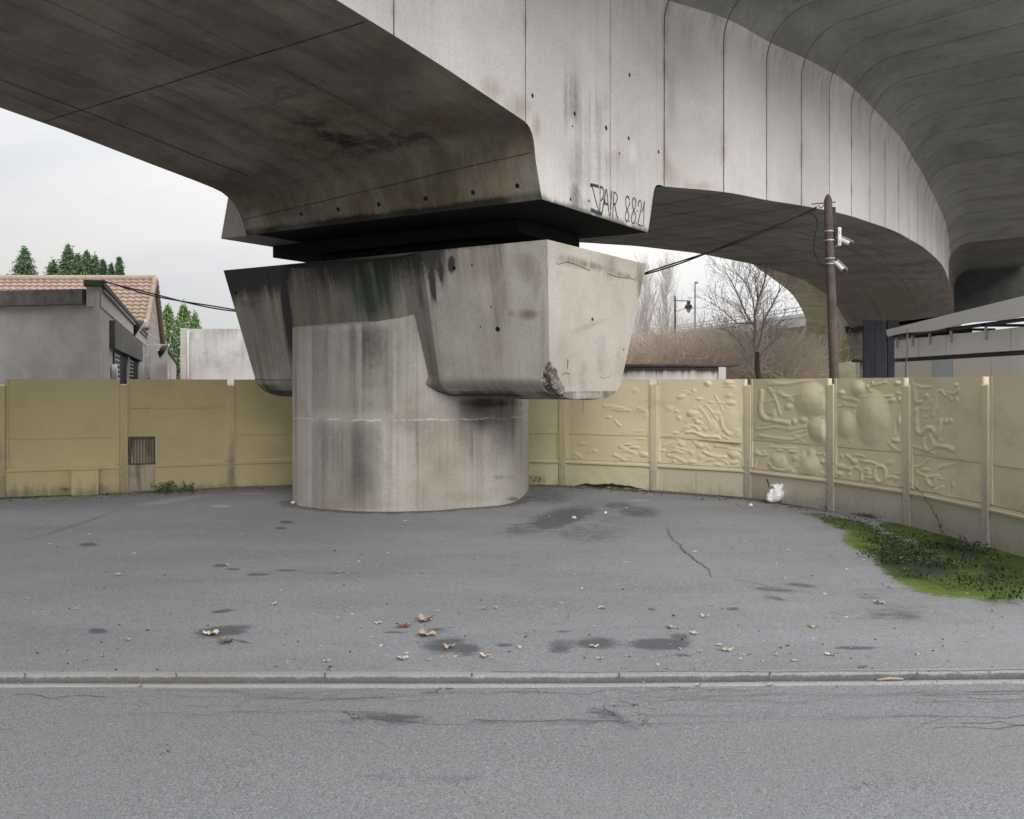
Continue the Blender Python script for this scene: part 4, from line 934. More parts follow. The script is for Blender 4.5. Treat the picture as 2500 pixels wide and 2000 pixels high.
for (x0, x1, y0, y1, n_) in ((1405, 1560, 1075, 1130, 10), (1480, 1575, 950, 1060, 8), (1620, 1815, 945, 1065, 26), (1618, 1812, 1080, 1140, 22), (1850, 2022, 935, 1075, 22), (1845, 2020, 1092, 1160, 18), (2050, 2205, 930, 1095, 16), (2048, 2200, 1108, 1180, 12), (2235, 2335, 930, 1110, 12), (2235, 2335, 1130, 1210, 10)):
    for _ in range(n_):
        cx, cy = RR.uniform(x0, x1), RR.uniform(y0, y1)
        if RR.random() < .5: DOMES.append((cx, cy, RR.uniform(4, 13), RR.uniform(3, 8), RR.uniform(.012, .030)))
        else:
            an = RR.gauss(0, .6); L_ = RR.uniform(8, 26); RIDG.append(([(cx-L_*math.cos(an), cy-L_*math.sin(an)), (cx, cy+RR.uniform(-5, 5)), (cx+L_*math.cos(an), cy+L_*math.sin(an))], RR.uniform(2.5, 5), RR.uniform(.015, .035)))
def relief(V):
    x, y = pxy(V); h = np.zeros(len(V))
    n1 = np.array([mnoise.noise(Vector((a*.021, b*.021, 1))) for a, b in zip(x, y)]); n2 = np.array([mnoise.noise(Vector((a*.021, b*.021, 7))) for a, b in zip(x, y)])
    n3 = np.array([mnoise.noise(Vector((a*.07, b*.07, 3))) for a, b in zip(x, y)]); n4 = np.array([mnoise.noise(Vector((a*.07, b*.07, 9))) for a, b in zip(x, y)])
    x = x+n1*5+n3*1.0; y = y+n2*5+n4*1.0
    for cx, cy, rx, ry, hh in DOMES:
        q = ((x-cx)/rx)**2+((y-cy)/ry)**2
        h += (hh*.95*np.clip(1-q/1.15, 0, 1)**1.35)**3
    for pl, w_, hh in RIDG:
        d = np.full(len(V), 1e9)
        pl = np.array(pl)
        if len(pl) > 2: pl = smooth_path(np.c_[pl, np.zeros(len(pl))], len(pl)*5)[0][:, :2]
        for a, b in zip(pl, pl[1:]):
            dd = b-a; q = np.clip(((x-a[0])*dd[0]+(y-a[1])*dd[1])/(dd@dd+1e-9), 0, 1)
            d = np.minimum(d, np.hypot(x-a[0]-q*dd[0], y-a[1]-q*dd[1]))
        h += (hh*.62*np.clip(1-(d/(w_*1.35))**2, 0, 1)**1.5*(1+.35*n3))**3
    h = h**(1/3.)
    return h*(1+.06*n3)+.008*sstep(x, 1500, 1700)*np.maximum(0, n1+.25*n4)
def w_dark(V):
    x, y = pxy(V); z = V[:, 2]
    pl = (z < .44)
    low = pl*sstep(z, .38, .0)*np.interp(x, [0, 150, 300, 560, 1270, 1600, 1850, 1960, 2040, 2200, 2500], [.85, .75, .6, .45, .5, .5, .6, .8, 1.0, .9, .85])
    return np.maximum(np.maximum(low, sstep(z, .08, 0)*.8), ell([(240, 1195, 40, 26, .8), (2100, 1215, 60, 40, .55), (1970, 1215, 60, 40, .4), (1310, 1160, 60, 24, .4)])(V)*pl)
def w_grey(V):
    x, y = pxy(V); z = V[:, 2]
    return sstep(z, .43, .40)*np.interp(x, [0, 1250, 1600, 1800, 2000, 2200], [0, .05, .45, .62, .8, .9])
def w_green(V):
    x, y = pxy(V); z = V[:, 2]
    return ell([(2030, 1240, 50, 14, .5), (2100, 1262, 90, 16, .7), (1300, 1170, 60, 22, .55), (170, 1195, 60, 12, .5)])(V)*(z < .4)
def w_rough(V):
    x, y = pxy(V); z = V[:, 2]
    return np.where((z < .38)*(x > 1240)*(x < 1700), 1.0, .0)+ell([(1372, 1150, 14, 60, 1)])(V)*.6
def w_light_fade(V): return np.clip(np.interp(V[:, 0], [-9, -5, -1.5, 2.0, 4.5], [0, .05, .35, .75, 1.0]), 0, 1)  # paler to the right: stronger light there is put into the paint
WA = {'light_fade': w_light_fade, 'dark': w_dark, 'grey': w_grey, 'green': w_green, 'rough': w_rough}
nb = len(WALLP)-1
wdirs = []
for i in range(nb):
    a, b = np.array(WALLP[i]), np.array(WALLP[i+1]); d = (b-a)/np.linalg.norm(b-a); n_ = np.array((d[1], -d[0])); wdirs.append((a, b, d, n_))
def wgrid(a, b, n_, z0, z1, off, nx, nz, rel=False, hole=None):
    u = np.linspace(0, 1, nx); z = np.linspace(z0, z1, nz)
    P_ = np.zeros((nz, nx, 3)); base = a[None, :]*(1-u[:, None])+b[None, :]*u[:, None]+n_*off
    P_[..., :2] = base[None]; P_[..., 2] = z[:, None]
    if rel:
        f = P_.reshape(-1, 3); h = relief(f)
        edge = np.minimum(np.minimum(u, 1-u)[None, :]/.05, np.minimum((z-z0)/(z1-z0), (z1-z)/(z1-z0))[:, None]/.05).clip(0, 1).reshape(-1)
        wv = .006*np.array([mnoise.noise(Vector(p)*2.2) for p in f])
        f[:, :2] += (h*.50+wv)[:, None]*edge[:, None]*n_
    return P_
for i, (a, b, d, n_) in enumerate(wdirs):
    L = np.linalg.norm(b-a); rel = 8 <= i <= 13
    hid = i in (5, 6)
    a1, b1 = a+d*.056, b-d*.056
    hatch = (i == 3)
    # plinth with its moulding
    mb = MB()
    nx = 70 if not hid else 6
    pr = [(.03, 0), (.03, .13), (.03, .26), (.03, .385), (.052, .392), (.054, .415), (.03, .422), (.03, .452), (.0, .455), (-.09, .455), (-.09, 0)]
    P_ = np.zeros((len(pr), nx, 3)); u = np.linspace(0, 1, nx)
    for k_, (o_, z) in enumerate(pr):
        P_[k_, :, :2] = a1[None]*(1-u[:, None])+b1[None]*u[:, None]+n_*o_; P_[k_, :, 2] = z
    if hatch:
        s0 = .40
        P_[..., :2] = ((a1+d*s0)[None]*(1-u[:, None])+b1[None]*u[:, None])[None]+n_[None, None]*np.array([q[0] for q in pr])[:, None, None]
    if not hid and not hatch:       # finer rows for the stains
        rows = [P_[0]+(P_[3]-P_[0])*q for q in np.linspace(0, 1, 12)]+list(P_[4:]); P_ = np.array(rows)
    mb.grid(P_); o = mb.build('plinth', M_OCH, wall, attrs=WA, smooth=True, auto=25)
    # two panels, the upper one taller
    zs = .895
    if i == 3: zs = 1.36
    for (z0, z1, off, nm) in ((.462, zs-.004, .022, 'lower_panel'), (zs+.004, ZT, .030, 'upper_panel')):
        nx, nz = (150, 60 if nm == 'lower_panel' else 120) if rel and i < 13 else ((40, 24) if not hid else (2, 2))
        mb = MB(); aa = a1
        if hatch and nm == 'lower_panel':
            # the panel is cut away round the hatch
            zc0 = .905
            g1 = wgrid(a1+d*.415, b1, n_, z0, z1, off, 30, 24); mb.grid(g1)
            g2 = wgrid(a1, a1+d*.415, n_, zc0, z1, off, 12, 12); mb.grid(g2)
            mb.obox((a1+d*.415+b1)/2, d, n_, np.linalg.norm(b1-a1-d*.415)/2-.002, .018, z0+.002, z1+.008)
        else:
            if i == 9 and nm == 'upper_panel':      # this sheet has come away at its lower right corner
                g1 = wgrid(aa, b1-d*.03, n_, z0, z1, off, nx, nz, True)
                u_ = np.linspace(0, 1, nx)[None, :]; v_ = np.linspace(0, 1, nz)[:, None]
                g1[..., 2] -= .055*u_*(1-v_)**2; bulge = .05*u_*u_*(1-v_)**2
                g1[..., :2] += n_*bulge[..., None]
                mb.grid(g1)
            else:
                mb.grid(wgrid(aa, b1, n_, z0, z1, off, nx, nz, rel))
            mb.obox((a1+b1)/2, d, n_, np.linalg.norm(b1-a1)/2-.004, .018, z0+.004, z1-.003 if nm == 'upper_panel' else z1+.007)
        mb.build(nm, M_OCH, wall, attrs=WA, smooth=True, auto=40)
    # thin flanges beside the posts
    for e, sg in ((a1, 1), (b1, -1)):
        mb = MB(); mb.obox(e+d*sg*.028, d, n_, .022, .036, .47, ZT-.006 if sg == 1 else ZT-.002)
        if not (hatch and sg == 1): mb.build('flange', M_OCH, wall, bevel=.004, attrs=WA)
    if i > 0:
        # post at a
        pd = wdirs[i-1][2]+d; pd /= np.linalg.norm(pd); pn = np.array((pd[1], -pd[0]))
        zp = ZP+(.012 if i % 2 else 0)
        mb = MB(); mb.obox(a-pn*.03, pd, pn, .062, .092, 0, zp)
        q = a-pn*.03
        mb.prism([(*(q-pd*.062-pn*.092), zp+.001), (*(q+pd*.062-pn*.092), zp+.001), (*(q+pd*.062+pn*.092), zp+.001), (*(q-pd*.062+pn*.092), zp+.001)],
                 [(*(q-pd*.02-pn*.03), zp+.02), (*(q+pd*.02-pn*.03), zp+.02), (*(q+pd*.02+pn*.03), zp+.02), (*(q-pd*.02+pn*.03), zp+.02)])
        mb.build('post', M_OCH, wall, bevel=.006, attrs=WA)
        # bare white edge of the panel that shows in the notch over the post
        if i in (3, 8, 10, 11, 12):
            mb = MB(); mb.obox(a+d*.072*(-1 if i >= 10 else 1)-n_*.0, d, n_, .005, .014, zp+.01, ZT-.006)
            mb.build('panel_edge', M_WHITE, wall)
# rust streak, broken hinge and cracks in the plinth
mb = MB(); a, b, d, n_ = wdirs[8]
pn3 = Vector((n_[0], n_[1], 0)); p0 = Vector((*(a+n_*.045), .3))
ribbon(mb, [on_plane(x, y, p0, pn3, .006) for x, y in ((1405, 1187), (1430, 1183), (1470, 1186), (1500, 1185), (1540, 1189), (1572, 1194))], pn3, lambda q: .05*math.sin(math.pi*min(1, q*1.02))+.006, .05, sub=3)
mb.build('plinth_break', M_CRACK, wall)
mb = MB(); a, b, d, n_ = wdirs[10]; pn3 = Vector((n_[0], n_[1], 0)); p0 = Vector((*(a+n_*.03), .3))
ribbon(mb, [on_plane(x, y, p0, pn3, .004) for x, y in ((1873, 1170), (1877, 1184), (1880, 1197))], pn3, lambda q: .018*(1-q)+.004, .05, sub=2)
mb.build('plinth_break', M_CRACK, wall)
mb = MB(); a, b, d, n_ = wdirs[8]; pn3 = Vector((n_[0], n_[1], 0)); p0 = Vector((*(a+n_*.03), 1))
ribbon(mb, [on_plane(x, y, p0, pn3, .004) for x, y in ((1425, 978), (1425.5, 1010))], pn3, .008, .1, sub=2)
mb.build('rust_run', plain('rust_run', (.30, .20, .08)), wall)
# hatch set in the wall beside the left post
a, b, d, n_ = wdirs[3]; h0 = a+d*.078
hatch = mb = MB()
mb.obox(h0+d*.20+n_*.02, d, n_, .20, .03, .02, .445); hb = tag(mb.build('hatch_base', M_HCON, wall, bevel=.01), 'stained concrete slab under the rusty hatch')
mb = MB(); nx = 44; u = np.linspace(0, 1, nx)
Pc = np.zeros((2, nx, 3)); off = .035+.016*np.cos(u*2*math.pi*7)
for k_, z in enumerate((.465, .865)):
    Pc[k_, :, :2] = (h0+d*.055)[None]+(d*.32)[None]*u[:, None]+n_[None]*off[:, None]; Pc[k_, :, 2] = z
mb.grid(Pc, np.array([[(q*7+.5, k_) for q in u] for k_ in (0, 1)])); tag(mb.build('hatch_door', M_RUST, wall, smooth=True), 'rusty corrugated hatch door')
mb = MB()
for c_, hx, z0, z1 in ((h0+d*.015, .02, .45, .90), (h0+d*.39, .014, .45, .90)): mb.obox(c_+n_*.025, d, n_, hx, .035, z0, z1)
mb.obox(h0+d*.205+n_*.025, d, n_, .168, .032, .862, .897); mb.obox(h0+d*.205+n_*.025, d, n_, .168, .034, .448, .470)
tag(mb.build('hatch_frame', M_RUST, wall, bevel=.003), 'rusty steel frame round the hatch')
mb = MB(); mb.obox(h0+d*.418+n_*.015, d, n_, .012, .03, .475, .90); mb.build('hatch_reveal', M_WHITE, wall)
# small service box on the plinth at the left
a, b, d, n_ = wdirs[2]
c_ = a+d*1.20; bx = thing('meter_box', 'squat ochre painted utility box built against the wall, left of the rusty hatch', 'utility box', (c_[0], c_[1], 0))
mb = MB(); mb.obox(c_+n_*.12, d, n_, .20, .11, .0, .395); mb.build('box_body', M_OCH, bx, bevel=.012, attrs=WA)
mb = MB(); mb.obox(c_+n_*.115, d, n_, .215, .125, .397, .425); mb.build('box_lid', M_OCH, bx, bevel=.008)
mb = MB(); mb.obox(c_+n_*.233, d, n_, .15, .008, .05, .35); mb.build('box_door', M_OCH, bx, bevel=.004, attrs=WA)

# ================================================================== SECOND PIER AND THE RAMP BEYOND
p2 = copy_tree(pier); tag(p2, 'distant pier under the far end of the curved span, behind the utility pole')
rot = math.radians(6.8); near1 = np.array(atp(9.98, -8.9))[:2]; off = PB[:2]-near1
off2 = np.array((off[0]*math.cos(rot)-off[1]*math.sin(rot), off[0]*math.sin(rot)+off[1]*math.cos(rot)))
p2.location = (21.05+off2[0], 51.95+off2[1], 1.475); p2.rotation_euler = (0, 0, rot)
for ch in list(p2.children):
    if ch.name.split('.')[0] not in ('shaft', 'pier_cap', 'bearing'): bpy.data.objects.remove(ch)
mb = MB(); mb.lathe([(2.0, -1.5), (2.0, -.1), (1.9, .0)], (-.2, .3, 0), 24)
fo = mb.build('footing', M_SHAFT); fo.parent = p2
h2 = np.array((.44, .898)); l2 = np.array((-.898, .44)); c2 = np.array((23.32, 50.75))
mb = MB(); z2 = EYE+3.72
mb.obox(c2+l2*2.7+h2*1.55, h2, l2, 1.53, 2.66, z2-.002, z2+2.6); mb.build('pier_segment', M_SOF2, deck, bevel=.02)
mb = MB(); mb.obox(c2-l2*2.0+h2*1.65, h2, l2, 1.43, 2.0, z2-.002, z2+3.2); mb.build('pier_segment_stub', plain('dark_shade_concrete', (.06, .065, .06), (.04, .045, .042), 1.5, .9, dirt=.4), deck, bevel=.02)  # deep shade below the deck put into the stub's dark colour
mb = MB(); mb.obox(c2+l2*2.7+h2*1.75, h2, l2, .85, 2.3, z2-.22, z2-.004); mb.build('bearing_plinth', M_SOOT_SHADE, deck)
IN = []
for x, y, h in ((1790, 590, 7.6), (1837, 645, 7.5), (1880, 676, 7.4), (1929, 714, 7.2), (1952, 746, 7.0), (1966, 776, 6.6), (1968, 797, 6.1), (1964, 820, 5.3), (1950, 841, 4.5), (1927, 860, 3.6), (1892, 880, 2.75)):
    Y = F*h/(HZ-y); IN.append(((x-CX)/F*Y, Y, EYE+h))
inn, ins = smooth_path(IN, 120); hI = headings(inn); rI = np.stack([hI[:, 1], -hI[:, 0]], 1)
sec = [(0, .95), (.0, 0), (1.2, -.12), (2.3, -.28), (2.75, -.42), (3.05, -.75), (3.25, -1.2), (3.45, -1.85), (3.6, -2.0), (4.0, -2.05), (6, -2.05), (8.0, -2.05), (8.4, -2.0), (8.55, -1.85), (8.75, -1.2), (8.95, -.75), (9.25, -.42), (9.7, -.28), (11.8, 0), (11.8, .95)]
Pq = np.array([[(inn[i, 0]+rI[i, 0]*o_, inn[i, 1]+rI[i, 1]*o_, inn[i, 2]+z) for o_, z in sec] for i in range(len(inn))])
Uq = np.array([[(ins[i], k_) for k_ in range(len(sec))] for i in range(len(inn))])
ramp = thing('viaduct_ramp', 'far hooked end of the viaduct curling left above the bare bushes', 'viaduct')
M_RAMP = concrete('ramp_concrete', (.56, .54, .43), (.40, .385, .30), streak=.35, uvboard=(1.1, .4, 1), blotch=.7)
mb = MB(); mb.grid(Pq[:, 1:-1], Uq[:, 1:-1], flip=True); mb.build('box_girder', M_RAMP, ramp, smooth=True, auto=50)
mb = MB(); mb.grid(Pq[:, :2], Uq[:, :2], flip=True); mb.build('parapet', M_STUB, ramp, smooth=True)
mb = MB(); mb.grid(np.stack([Pq[:, 1]+[0, 0, .3], Pq[:, -2]+[0, 0, .3]], 1)); mb.build('road_slab', M_STUB, ramp)
for i in (52, 100):
    c_ = Pq[i, 10]; mb = MB(); mb.lathe([(1.1, -c_[2]), (1.1, -.03)], c_, 14); mb.build('ramp_column', M_RAMP, ramp, smooth=True, auto=40)

# ================================================================== UTILITY POLE, CABLE, CAMERAS
YP = 17.0
M_WOOD = plain('weathered_wood', (.13, .10, .085), (.085, .066, .056), 5, .85, dirt=.4, dirtcol=(.05, .04, .035))
M_DARKM = plain('dark_metal', (.035, .035, .038), rough=.6)
M_STRAP = plain('steel_strap', (.55, .55, .54), rough=.45, metal=.3)
M_PLAST = plain('white_plastic', (.66, .66, .66), (.6, .6, .6), rough=.5)
M_BLACK = plain('black_cable', (.02, .02, .022), rough=.6)
ptop = at(2021, 473, YP); pbot = Vector((at(2042, 940, YP).x+.03, YP, 0))
pole = thing('utility_pole', 'weathered wooden pole with pointed top rising behind the embossed right part of the wall', 'pole', pbot)
def onpole(z): q = z/ptop.z; return pbot*(1-q)+ptop*q
mb = MB(); mb.tube([onpole(0), onpole(1.5), onpole(3.2), onpole(4.6), onpole(ptop.z-.12), onpole(ptop.z-.05), ptop], [.092, .085, .079, .074, .070, .045, .004], 18)
mb.build('pole_shaft', M_WOOD, pole, smooth=True, auto=35)
mb = MB(); mb.tube([at(1982, 498.5, YP-.02), at(2040, 493.5, YP-.02)], .011, 6); mb.build('crossbolt', plain('rusty_rod', (.16, .09, .06)), pole)
mb = MB(); mb.tube([at(2010, 500, YP), at(2009, 505, YP), at(2004, 508, YP), at(2000, 505, YP), at(1999, 502, YP)], .008, 6); mb.build('cable_hook', M_DARKM, pole, smooth=True)
c_ = at(2036, 530, YP); mb = MB(); mb.box((c_.x-.028, YP-.03, at(0, 552, YP).z), (c_.x+.022, YP+.03, at(0, 506, YP).z)); mb.build('cable_guard', M_DARKM, pole, bevel=.004)
for y, w_ in ((565, .082), (587, .082), (631.5, .083), (644.5, .083)):
    z = at(0, y, YP).z; q = onpole(z); mb = MB(); mb.lathe([(w_, -.012), (w_+.003, -.011), (w_+.003, .011), (w_, .012)], q, 20); mb.build('strap', M_STRAP, pole, smooth=True, auto=30)
# white equipment box
b0 = at(2044, 600, YP); jb = thing('equipment_box', 'white plastic box strapped to the upper part of the wooden pole', 'box', (b0.x, YP, at(0, 602, YP).z))
mb = MB(); mb.box((b0.x-.022, YP-.11, at(0, 602, YP).z), (b0.x+.040, YP+.09, at(0, 557, YP).z)); mb.build('box_body', M_PLAST, jb, bevel=.014)
mb = MB(); mb.box((b0.x-.06, YP-.05, at(0, 597, YP).z), (b0.x-.024, YP+.05, at(0, 560, YP).z)); mb.build('mount_plate', M_DARKM, jb)
for y in (569, 592):
    mb = MB(); mb.box((b0.x+.004, YP-.122, at(0, y+4, YP).z), (b0.x+.022, YP-.112, at(0, y-4, YP).z)); mb.build('latch', M_STRAP, jb, bevel=.003)
def cctv(px_, py_, dx, dy, lab, L=.20):
    a = at(px_, py_, YP-.05); dr = Vector((dx, -.35, dy)).normalized()
    o = thing('security_camera', lab, 'camera', a, 'security cameras on the pole')
    mb = MB(); mb.tube([a, a+dr*L*.9, a+dr*L], [.040, .042, .038], 12); mb.build('housing', M_PLAST, o, smooth=True, auto=40)
    mb = MB(); mb.tube([a+dr*(L-.004), a+dr*(L+.012)], [.030, .030], 12); mb.build('lens', M_DARKM, o, smooth=True, auto=40)
    up = dr.cross(Vector((0, 1, 0))).normalized(); up = up if up.z > 0 else -up
    sd = dr.cross(up); c0 = a+up*.047
    mb = MB(); q = [c0+dr*(-.01)-sd*.045, c0+dr*(-.01)+sd*.045, c0+dr*(L+.05)+sd*.045, c0+dr*(L+.05)-sd*.045]
    mb.prism(q, [p+up*.007 for p in q]); mb.build('sun_shield', M_PLAST, o, bevel=.002)
    mb = MB(); mb.tube([a-Vector((.05, 0, -.03)), a+dr*.03], .018, 8); mb.build('camera_arm', M_PLAST, o, smooth=True)
cctv(2049, 583, .55, -.36, 'white security camera jutting from the equipment box on the pole')
cctv(2040, 641, .36, -.50, 'white security camera strapped low on the pole, below the equipment box')
# overhead cable in two conductors, sagging behind the pier
pts3 = []
YB = 19.0
def cabY(x): return np.interp(x, [248, 565, 1577, 1995], [19.0, 18.6, 17.5, YP])
cx_ = [248, 565, 1577, 1995]; cyy = [685, 757, 668, 507]
K = [at(x, y, cabY(x)) for x, y in zip(cx_, cyy)]
Xs = np.array([k_.x for k_ in K]); co3 = np.polyfit(Xs, [k_.z for k_ in K], 3); coY = np.polyfit(Xs, [k_.y for k_ in K], 1)
cab = thing('overhead_cable', 'twisted black overhead cable sagging from the pole behind the pier to the workshop', 'cable', K[0])
for ph in (0, math.pi):
    pts = []
    for x in np.linspace(K[0].x, K[-1].x, 220):
        an = (x*2.2)+ph; pts.append((x, np.polyval(coY, x)+.02*math.sin(an), np.polyval(co3, x)+.02*math.cos(an)))
    mb = MB(); mb.tube(pts, .0135, 6); mb.build('conductor', M_BLACK, cab, smooth=True)
mb = MB()
lp, _ = smooth_path(np.array([tuple(at(x, y, YP-.1)) for x, y in ((1974, 521), (1984, 522), (1993, 534), (1997, 547), (1993, 565), (1988, 590), (1989, 615), (1996, 632), (2006, 645), (2018, 645))]), 40) if False else (None, None)
E = np.array([tuple(at(x, y, YP-.12)) for x, y in ((1972, 520), (1974, 521), (1984, 522), (1993, 532), (1996.5, 547), (1993, 565), (1988, 590), (1989, 615), (1996, 632), (2006, 645), (2018, 645), (2024, 642))])
Q = []
for i in range(1, len(E)-2):
    for t in np.linspace(0, 1, 6, endpoint=False): Q.append(.5*((2*E[i])+(-E[i-1]+E[i+1])*t+(2*E[i-1]-5*E[i]+4*E[i+1]-E[i+2])*t*t+(-E[i-1]+3*E[i]-3*E[i+1]+E[i+2])*t**3))
mb.tube(Q, .013, 7); tag(mb.build('drop_cable', M_BLACK, smooth=True), 'slack black cable looping down the left side of the wooden pole', 'cable')
mb = MB(); mb.tube([at(2035, 618, YP-.1), at(2039, 624, YP-.12), at(2041, 632, YP-.12), at(2038, 638, YP-.1)], .006, 6); tag(mb.build('camera_lead', M_BLACK, smooth=True), 'thin black lead curling to the lower security camera', 'cable')

# ================================================================== LEFT BACKGROUND
M_REND = plain('grey_render', (.40, .385, .365), (.33, .315, .30), 2.2, .9, dirt=.22, dirtcol=(.2, .19, .18))
M_REND2 = plain('pale_render', (.44, .425, .40), (.38, .36, .335), 3, .9, dirt=.3, dirtcol=(.26, .23, .2))
M_TRIM = plain('mossy_trim', (.075, .075, .06), (.05, .05, .045), 5, .9, dirt=.4)
M_FASC = plain('dark_fascia', (.13, .125, .115), (.085, .08, .075), 4, .9, dirt=.5)
wk = 19/17.5
C0 = np.array((-8.14, 19.0)); d1 = np.array((-3.67, 11.0)); d1 /= np.linalg.norm(d1); n1 = np.array((d1[1], -d1[0]))
d2 = np.array((-1.0, .22)); d2 /= np.linalg.norm(d2); LW = 21.0; HT = 3.60
shop = thing('workshop_building', 'grey rendered flat roofed workshop with two roller shutters at the far left', 'building', (C0[0], C0[1], 0))
C1 = C0+d1*LW; C3 = C0+d2*9; C2 = C1+d2*9
mb = MB(); mb.prism([(*C0, 0), (*C1, 0), (*C2, 0), (*C3, 0)][::-1], [(*C0, HT), (*C1, HT), (*C2, HT), (*C3, HT)][::-1]); mb.build('wall', M_REND, shop)
mb = MB(); mb.obox(C0+d1*(LW/2-.01)+d2*.13, d1, n1, LW/2, .135, HT-.3, HT+.09); mb.build('parapet_wall', M_REND2, shop)
mb = MB(); mb.obox(C0+d1*(LW/2-.04)+d2*.12, d1, n1, LW/2+.05, .19, HT+.092, HT+.22); mb.build('roof_trim', M_TRIM, shop, bevel=.02)
mb = MB(); mb.tube([(*(C0+n1*.06+d1*.2), HT+.03), (*(C0+n1*.06+d1*20.5), HT+.03)], .03, 6); mb.build('gutter_pipe', plain('zinc_pipe', (.42, .42, .42)), shop, smooth=True)
n2 = np.array((d2[1], -d2[0])); n2 = n2 if n2[1] < 0 else -n2
mb = MB(); mb.obox(C0+d2*4.87+n2*.07, d2, n2, 4.58, .08, HT-.26, HT+.04); mb.build('fascia', M_FASC, shop)
def alongpx(x): p = (x-CX)/F; return (C0[0]-p*C0[1])/(p*d1[1]-d1[0])      # distance along the side wall
s0, s1 = alongpx(267), alongpx(340)
ZL = EYE+158*float((C0+d1*s0)[1])/F
mb = MB(); mb.obox(C0+d1*(s0+s1)/2+n1*.06, d1, n1, (s1-s0)/2, .06, ZL-.62, ZL); mb.build('lintel', M_FASC, shop, bevel=.01)
for x0, x1 in ((275, 306), (313, 335)):
    a0, a1_ = alongpx(x0), alongpx(x1); q = C0+d1*(a0+a1_)/2
    mb = MB(); mb.obox(q+n1*.012, d1, n1, (a1_-a0)/2, .012, 0, ZL-.63); f = mb.build('shutter_bay', plain('shutter_shadow', (.035, .038, .042)), shop)
    mb = MB(); zz = np.arange(0, ZL-.66, .012); dp = .028+.016*np.sin(zz*2*math.pi/.11)
    w_ = (a1_-a0)*.40
    P_ = np.array([[(*(C0+d1*(a0+.08)+n1*dd), z), (*(C0+d1*(a0+w_)+n1*dd), z)] for z, dd in zip(zz, dp)]); mb.grid(P_)
    mb.build('shutter', plain('grey_shutter', (.33, .34, .36), rough=.5), f, smooth=True)
q = C0+d1*(alongpx(309.5)); mb = MB(); mb.obox(q+n1*.035, d1, n1, .22, .03, 0, ZL-.63); mb.build('door_post', M_REND2, shop)
q = C0+d1*alongpx(271); mb = MB(); mb.tube([(*(q+n1*.02), 2.05), (*(q+n1*.13), 2.05)], [.17, .15], 14); mb.build('alarm_bell', M_PLAST, shop, smooth=True, auto=40)
M_FLB = plain('floodlight_body', (.022, .022, .024), rough=.5)
def flood(x, y, Y, sc, lab):
    a = at(x, y, Y); o = thing('floodlight', lab, 'floodlight', a, 'floodlights on the workshop side')
    S = sc*Y/F; X = Vector((1, 0, 0)); Zv = Vector((0, 0, 1)); D = Vector((.74, .42, -.52)).normalized(); U = Vector((.5, 0, .85)); U = (U-D*U.dot(D)).normalized(); W = D.cross(U).normalized()
    mb = MB(); n = 16; ring = []
    for k in range(2):
        for i in range(n):
            an = 2*math.pi*i/n; r_ = (1, .55)[k]
            ring.append(a+U*math.cos(an)*S*.5*r_+W*math.sin(an)*S*.42*r_-D*S*(.02, .30)[k])
    mb.add(ring, [tuple(range(n)), tuple(range(2*n-1, n-1, -1))]+[(i, n+i, n+(i+1) % n, (i+1) % n) for i in range(n)]); mb.build('lamp_body', M_FLB, o, smooth=True, auto=40)
    mb = MB(); q = [a+U*S*.52-W*S*.42, a+U*S*.52+W*S*.42, a-U*S*.52+W*S*.42, a-U*S*.52-W*S*.42]; mb.prism([p-D*S*.01 for p in q], [p+D*S*.06 for p in q]); mb.build('glass_rim', M_STRAP, o, bevel=.01)
    mb = MB(); b_ = a-D*S*.2; mb.tube([b_, b_-X*S*.45-Zv*S*.12], S*.035, 6); mb.build('arm', M_STRAP, o)
flood(341, 801, float((C0+d1*alongpx(338))[1])-3.0, 44, 'larger black floodlight over the second roller shutter')
# tiled house behind
M_BRK = NT('cinder_block'); s = M_BRK; v = s.coord('Object')
def blocks(name, c1, c2, mort, sx, sz, rotz=0):
    s = NT(name); v = s.coord('Object')
    vr = s.map(v, rot=(0, 0, rotz)); sp = s.sep(vr)
    br = s.n('ShaderNodeTexBrick'); s.set(br.inputs['Vector'], s.comb(s.math('DIVIDE', sp[0], sx), s.math('DIVIDE', sp[2], sz), 0))
    br.inputs['Scale'].default_value = 1; br.inputs['Brick Width'].default_value = 1; br.inputs['Row Height'].default_value = 1; br.inputs['Mortar Size'].default_value = .045
    s.set(br.inputs['Color1'], (*c1, 1)); s.set(br.inputs['Color2'], (*c2, 1)); s.set(br.inputs['Mortar'], (*mort, 1))
    col = s.mix(s.math('MULTIPLY', s.ss(s.noise(v, 3, 6, .65), .45, .75), .4), br.outputs[0], tuple(q*.55 for q in c2))
    return s.bsdf(col, .9, s.bump(br.outputs['Fac'], .4, -.01), .2)
M_BLK = blocks('house_blocks', (.34, .30, .275), (.29, .255, .235), (.45, .42, .39), 1.0, .42, math.radians(-71.6))
def tiles():
    s = NT('clay_tiles'); v = s.coord('Object'); uv = s.sep(s.coord('UV'))
    row = s.math('FLOOR', uv[1]); colid = s.math('FLOOR', uv[0])
    wn = s.n('ShaderNodeTexWhiteNoise', noise_dimensions='2D'); s.set(wn.inputs['Vector'], s.comb(colid, row, 0))
    col = s.mix(wn.outputs[0], (.31, .225, .195), (.26, .19, .16))
    low = s.ss(uv[1], 7, 0)
    f = s.ss(s.math('ADD', s.noise(v, 2.2, 6, .68), s.math('MULTIPLY', uv[1], -.03)), .22, .46)
    col = s.mix(s.math('MULTIPLY', f, .8), col, s.mix(s.noise(v, 8, 4), (.16, .14, .08), (.28, .24, .15)))
    return s.bsdf(col, .85, s.bump(s.noise(v, 40, 3), .2, .01), .2)
M_TILE = tiles()
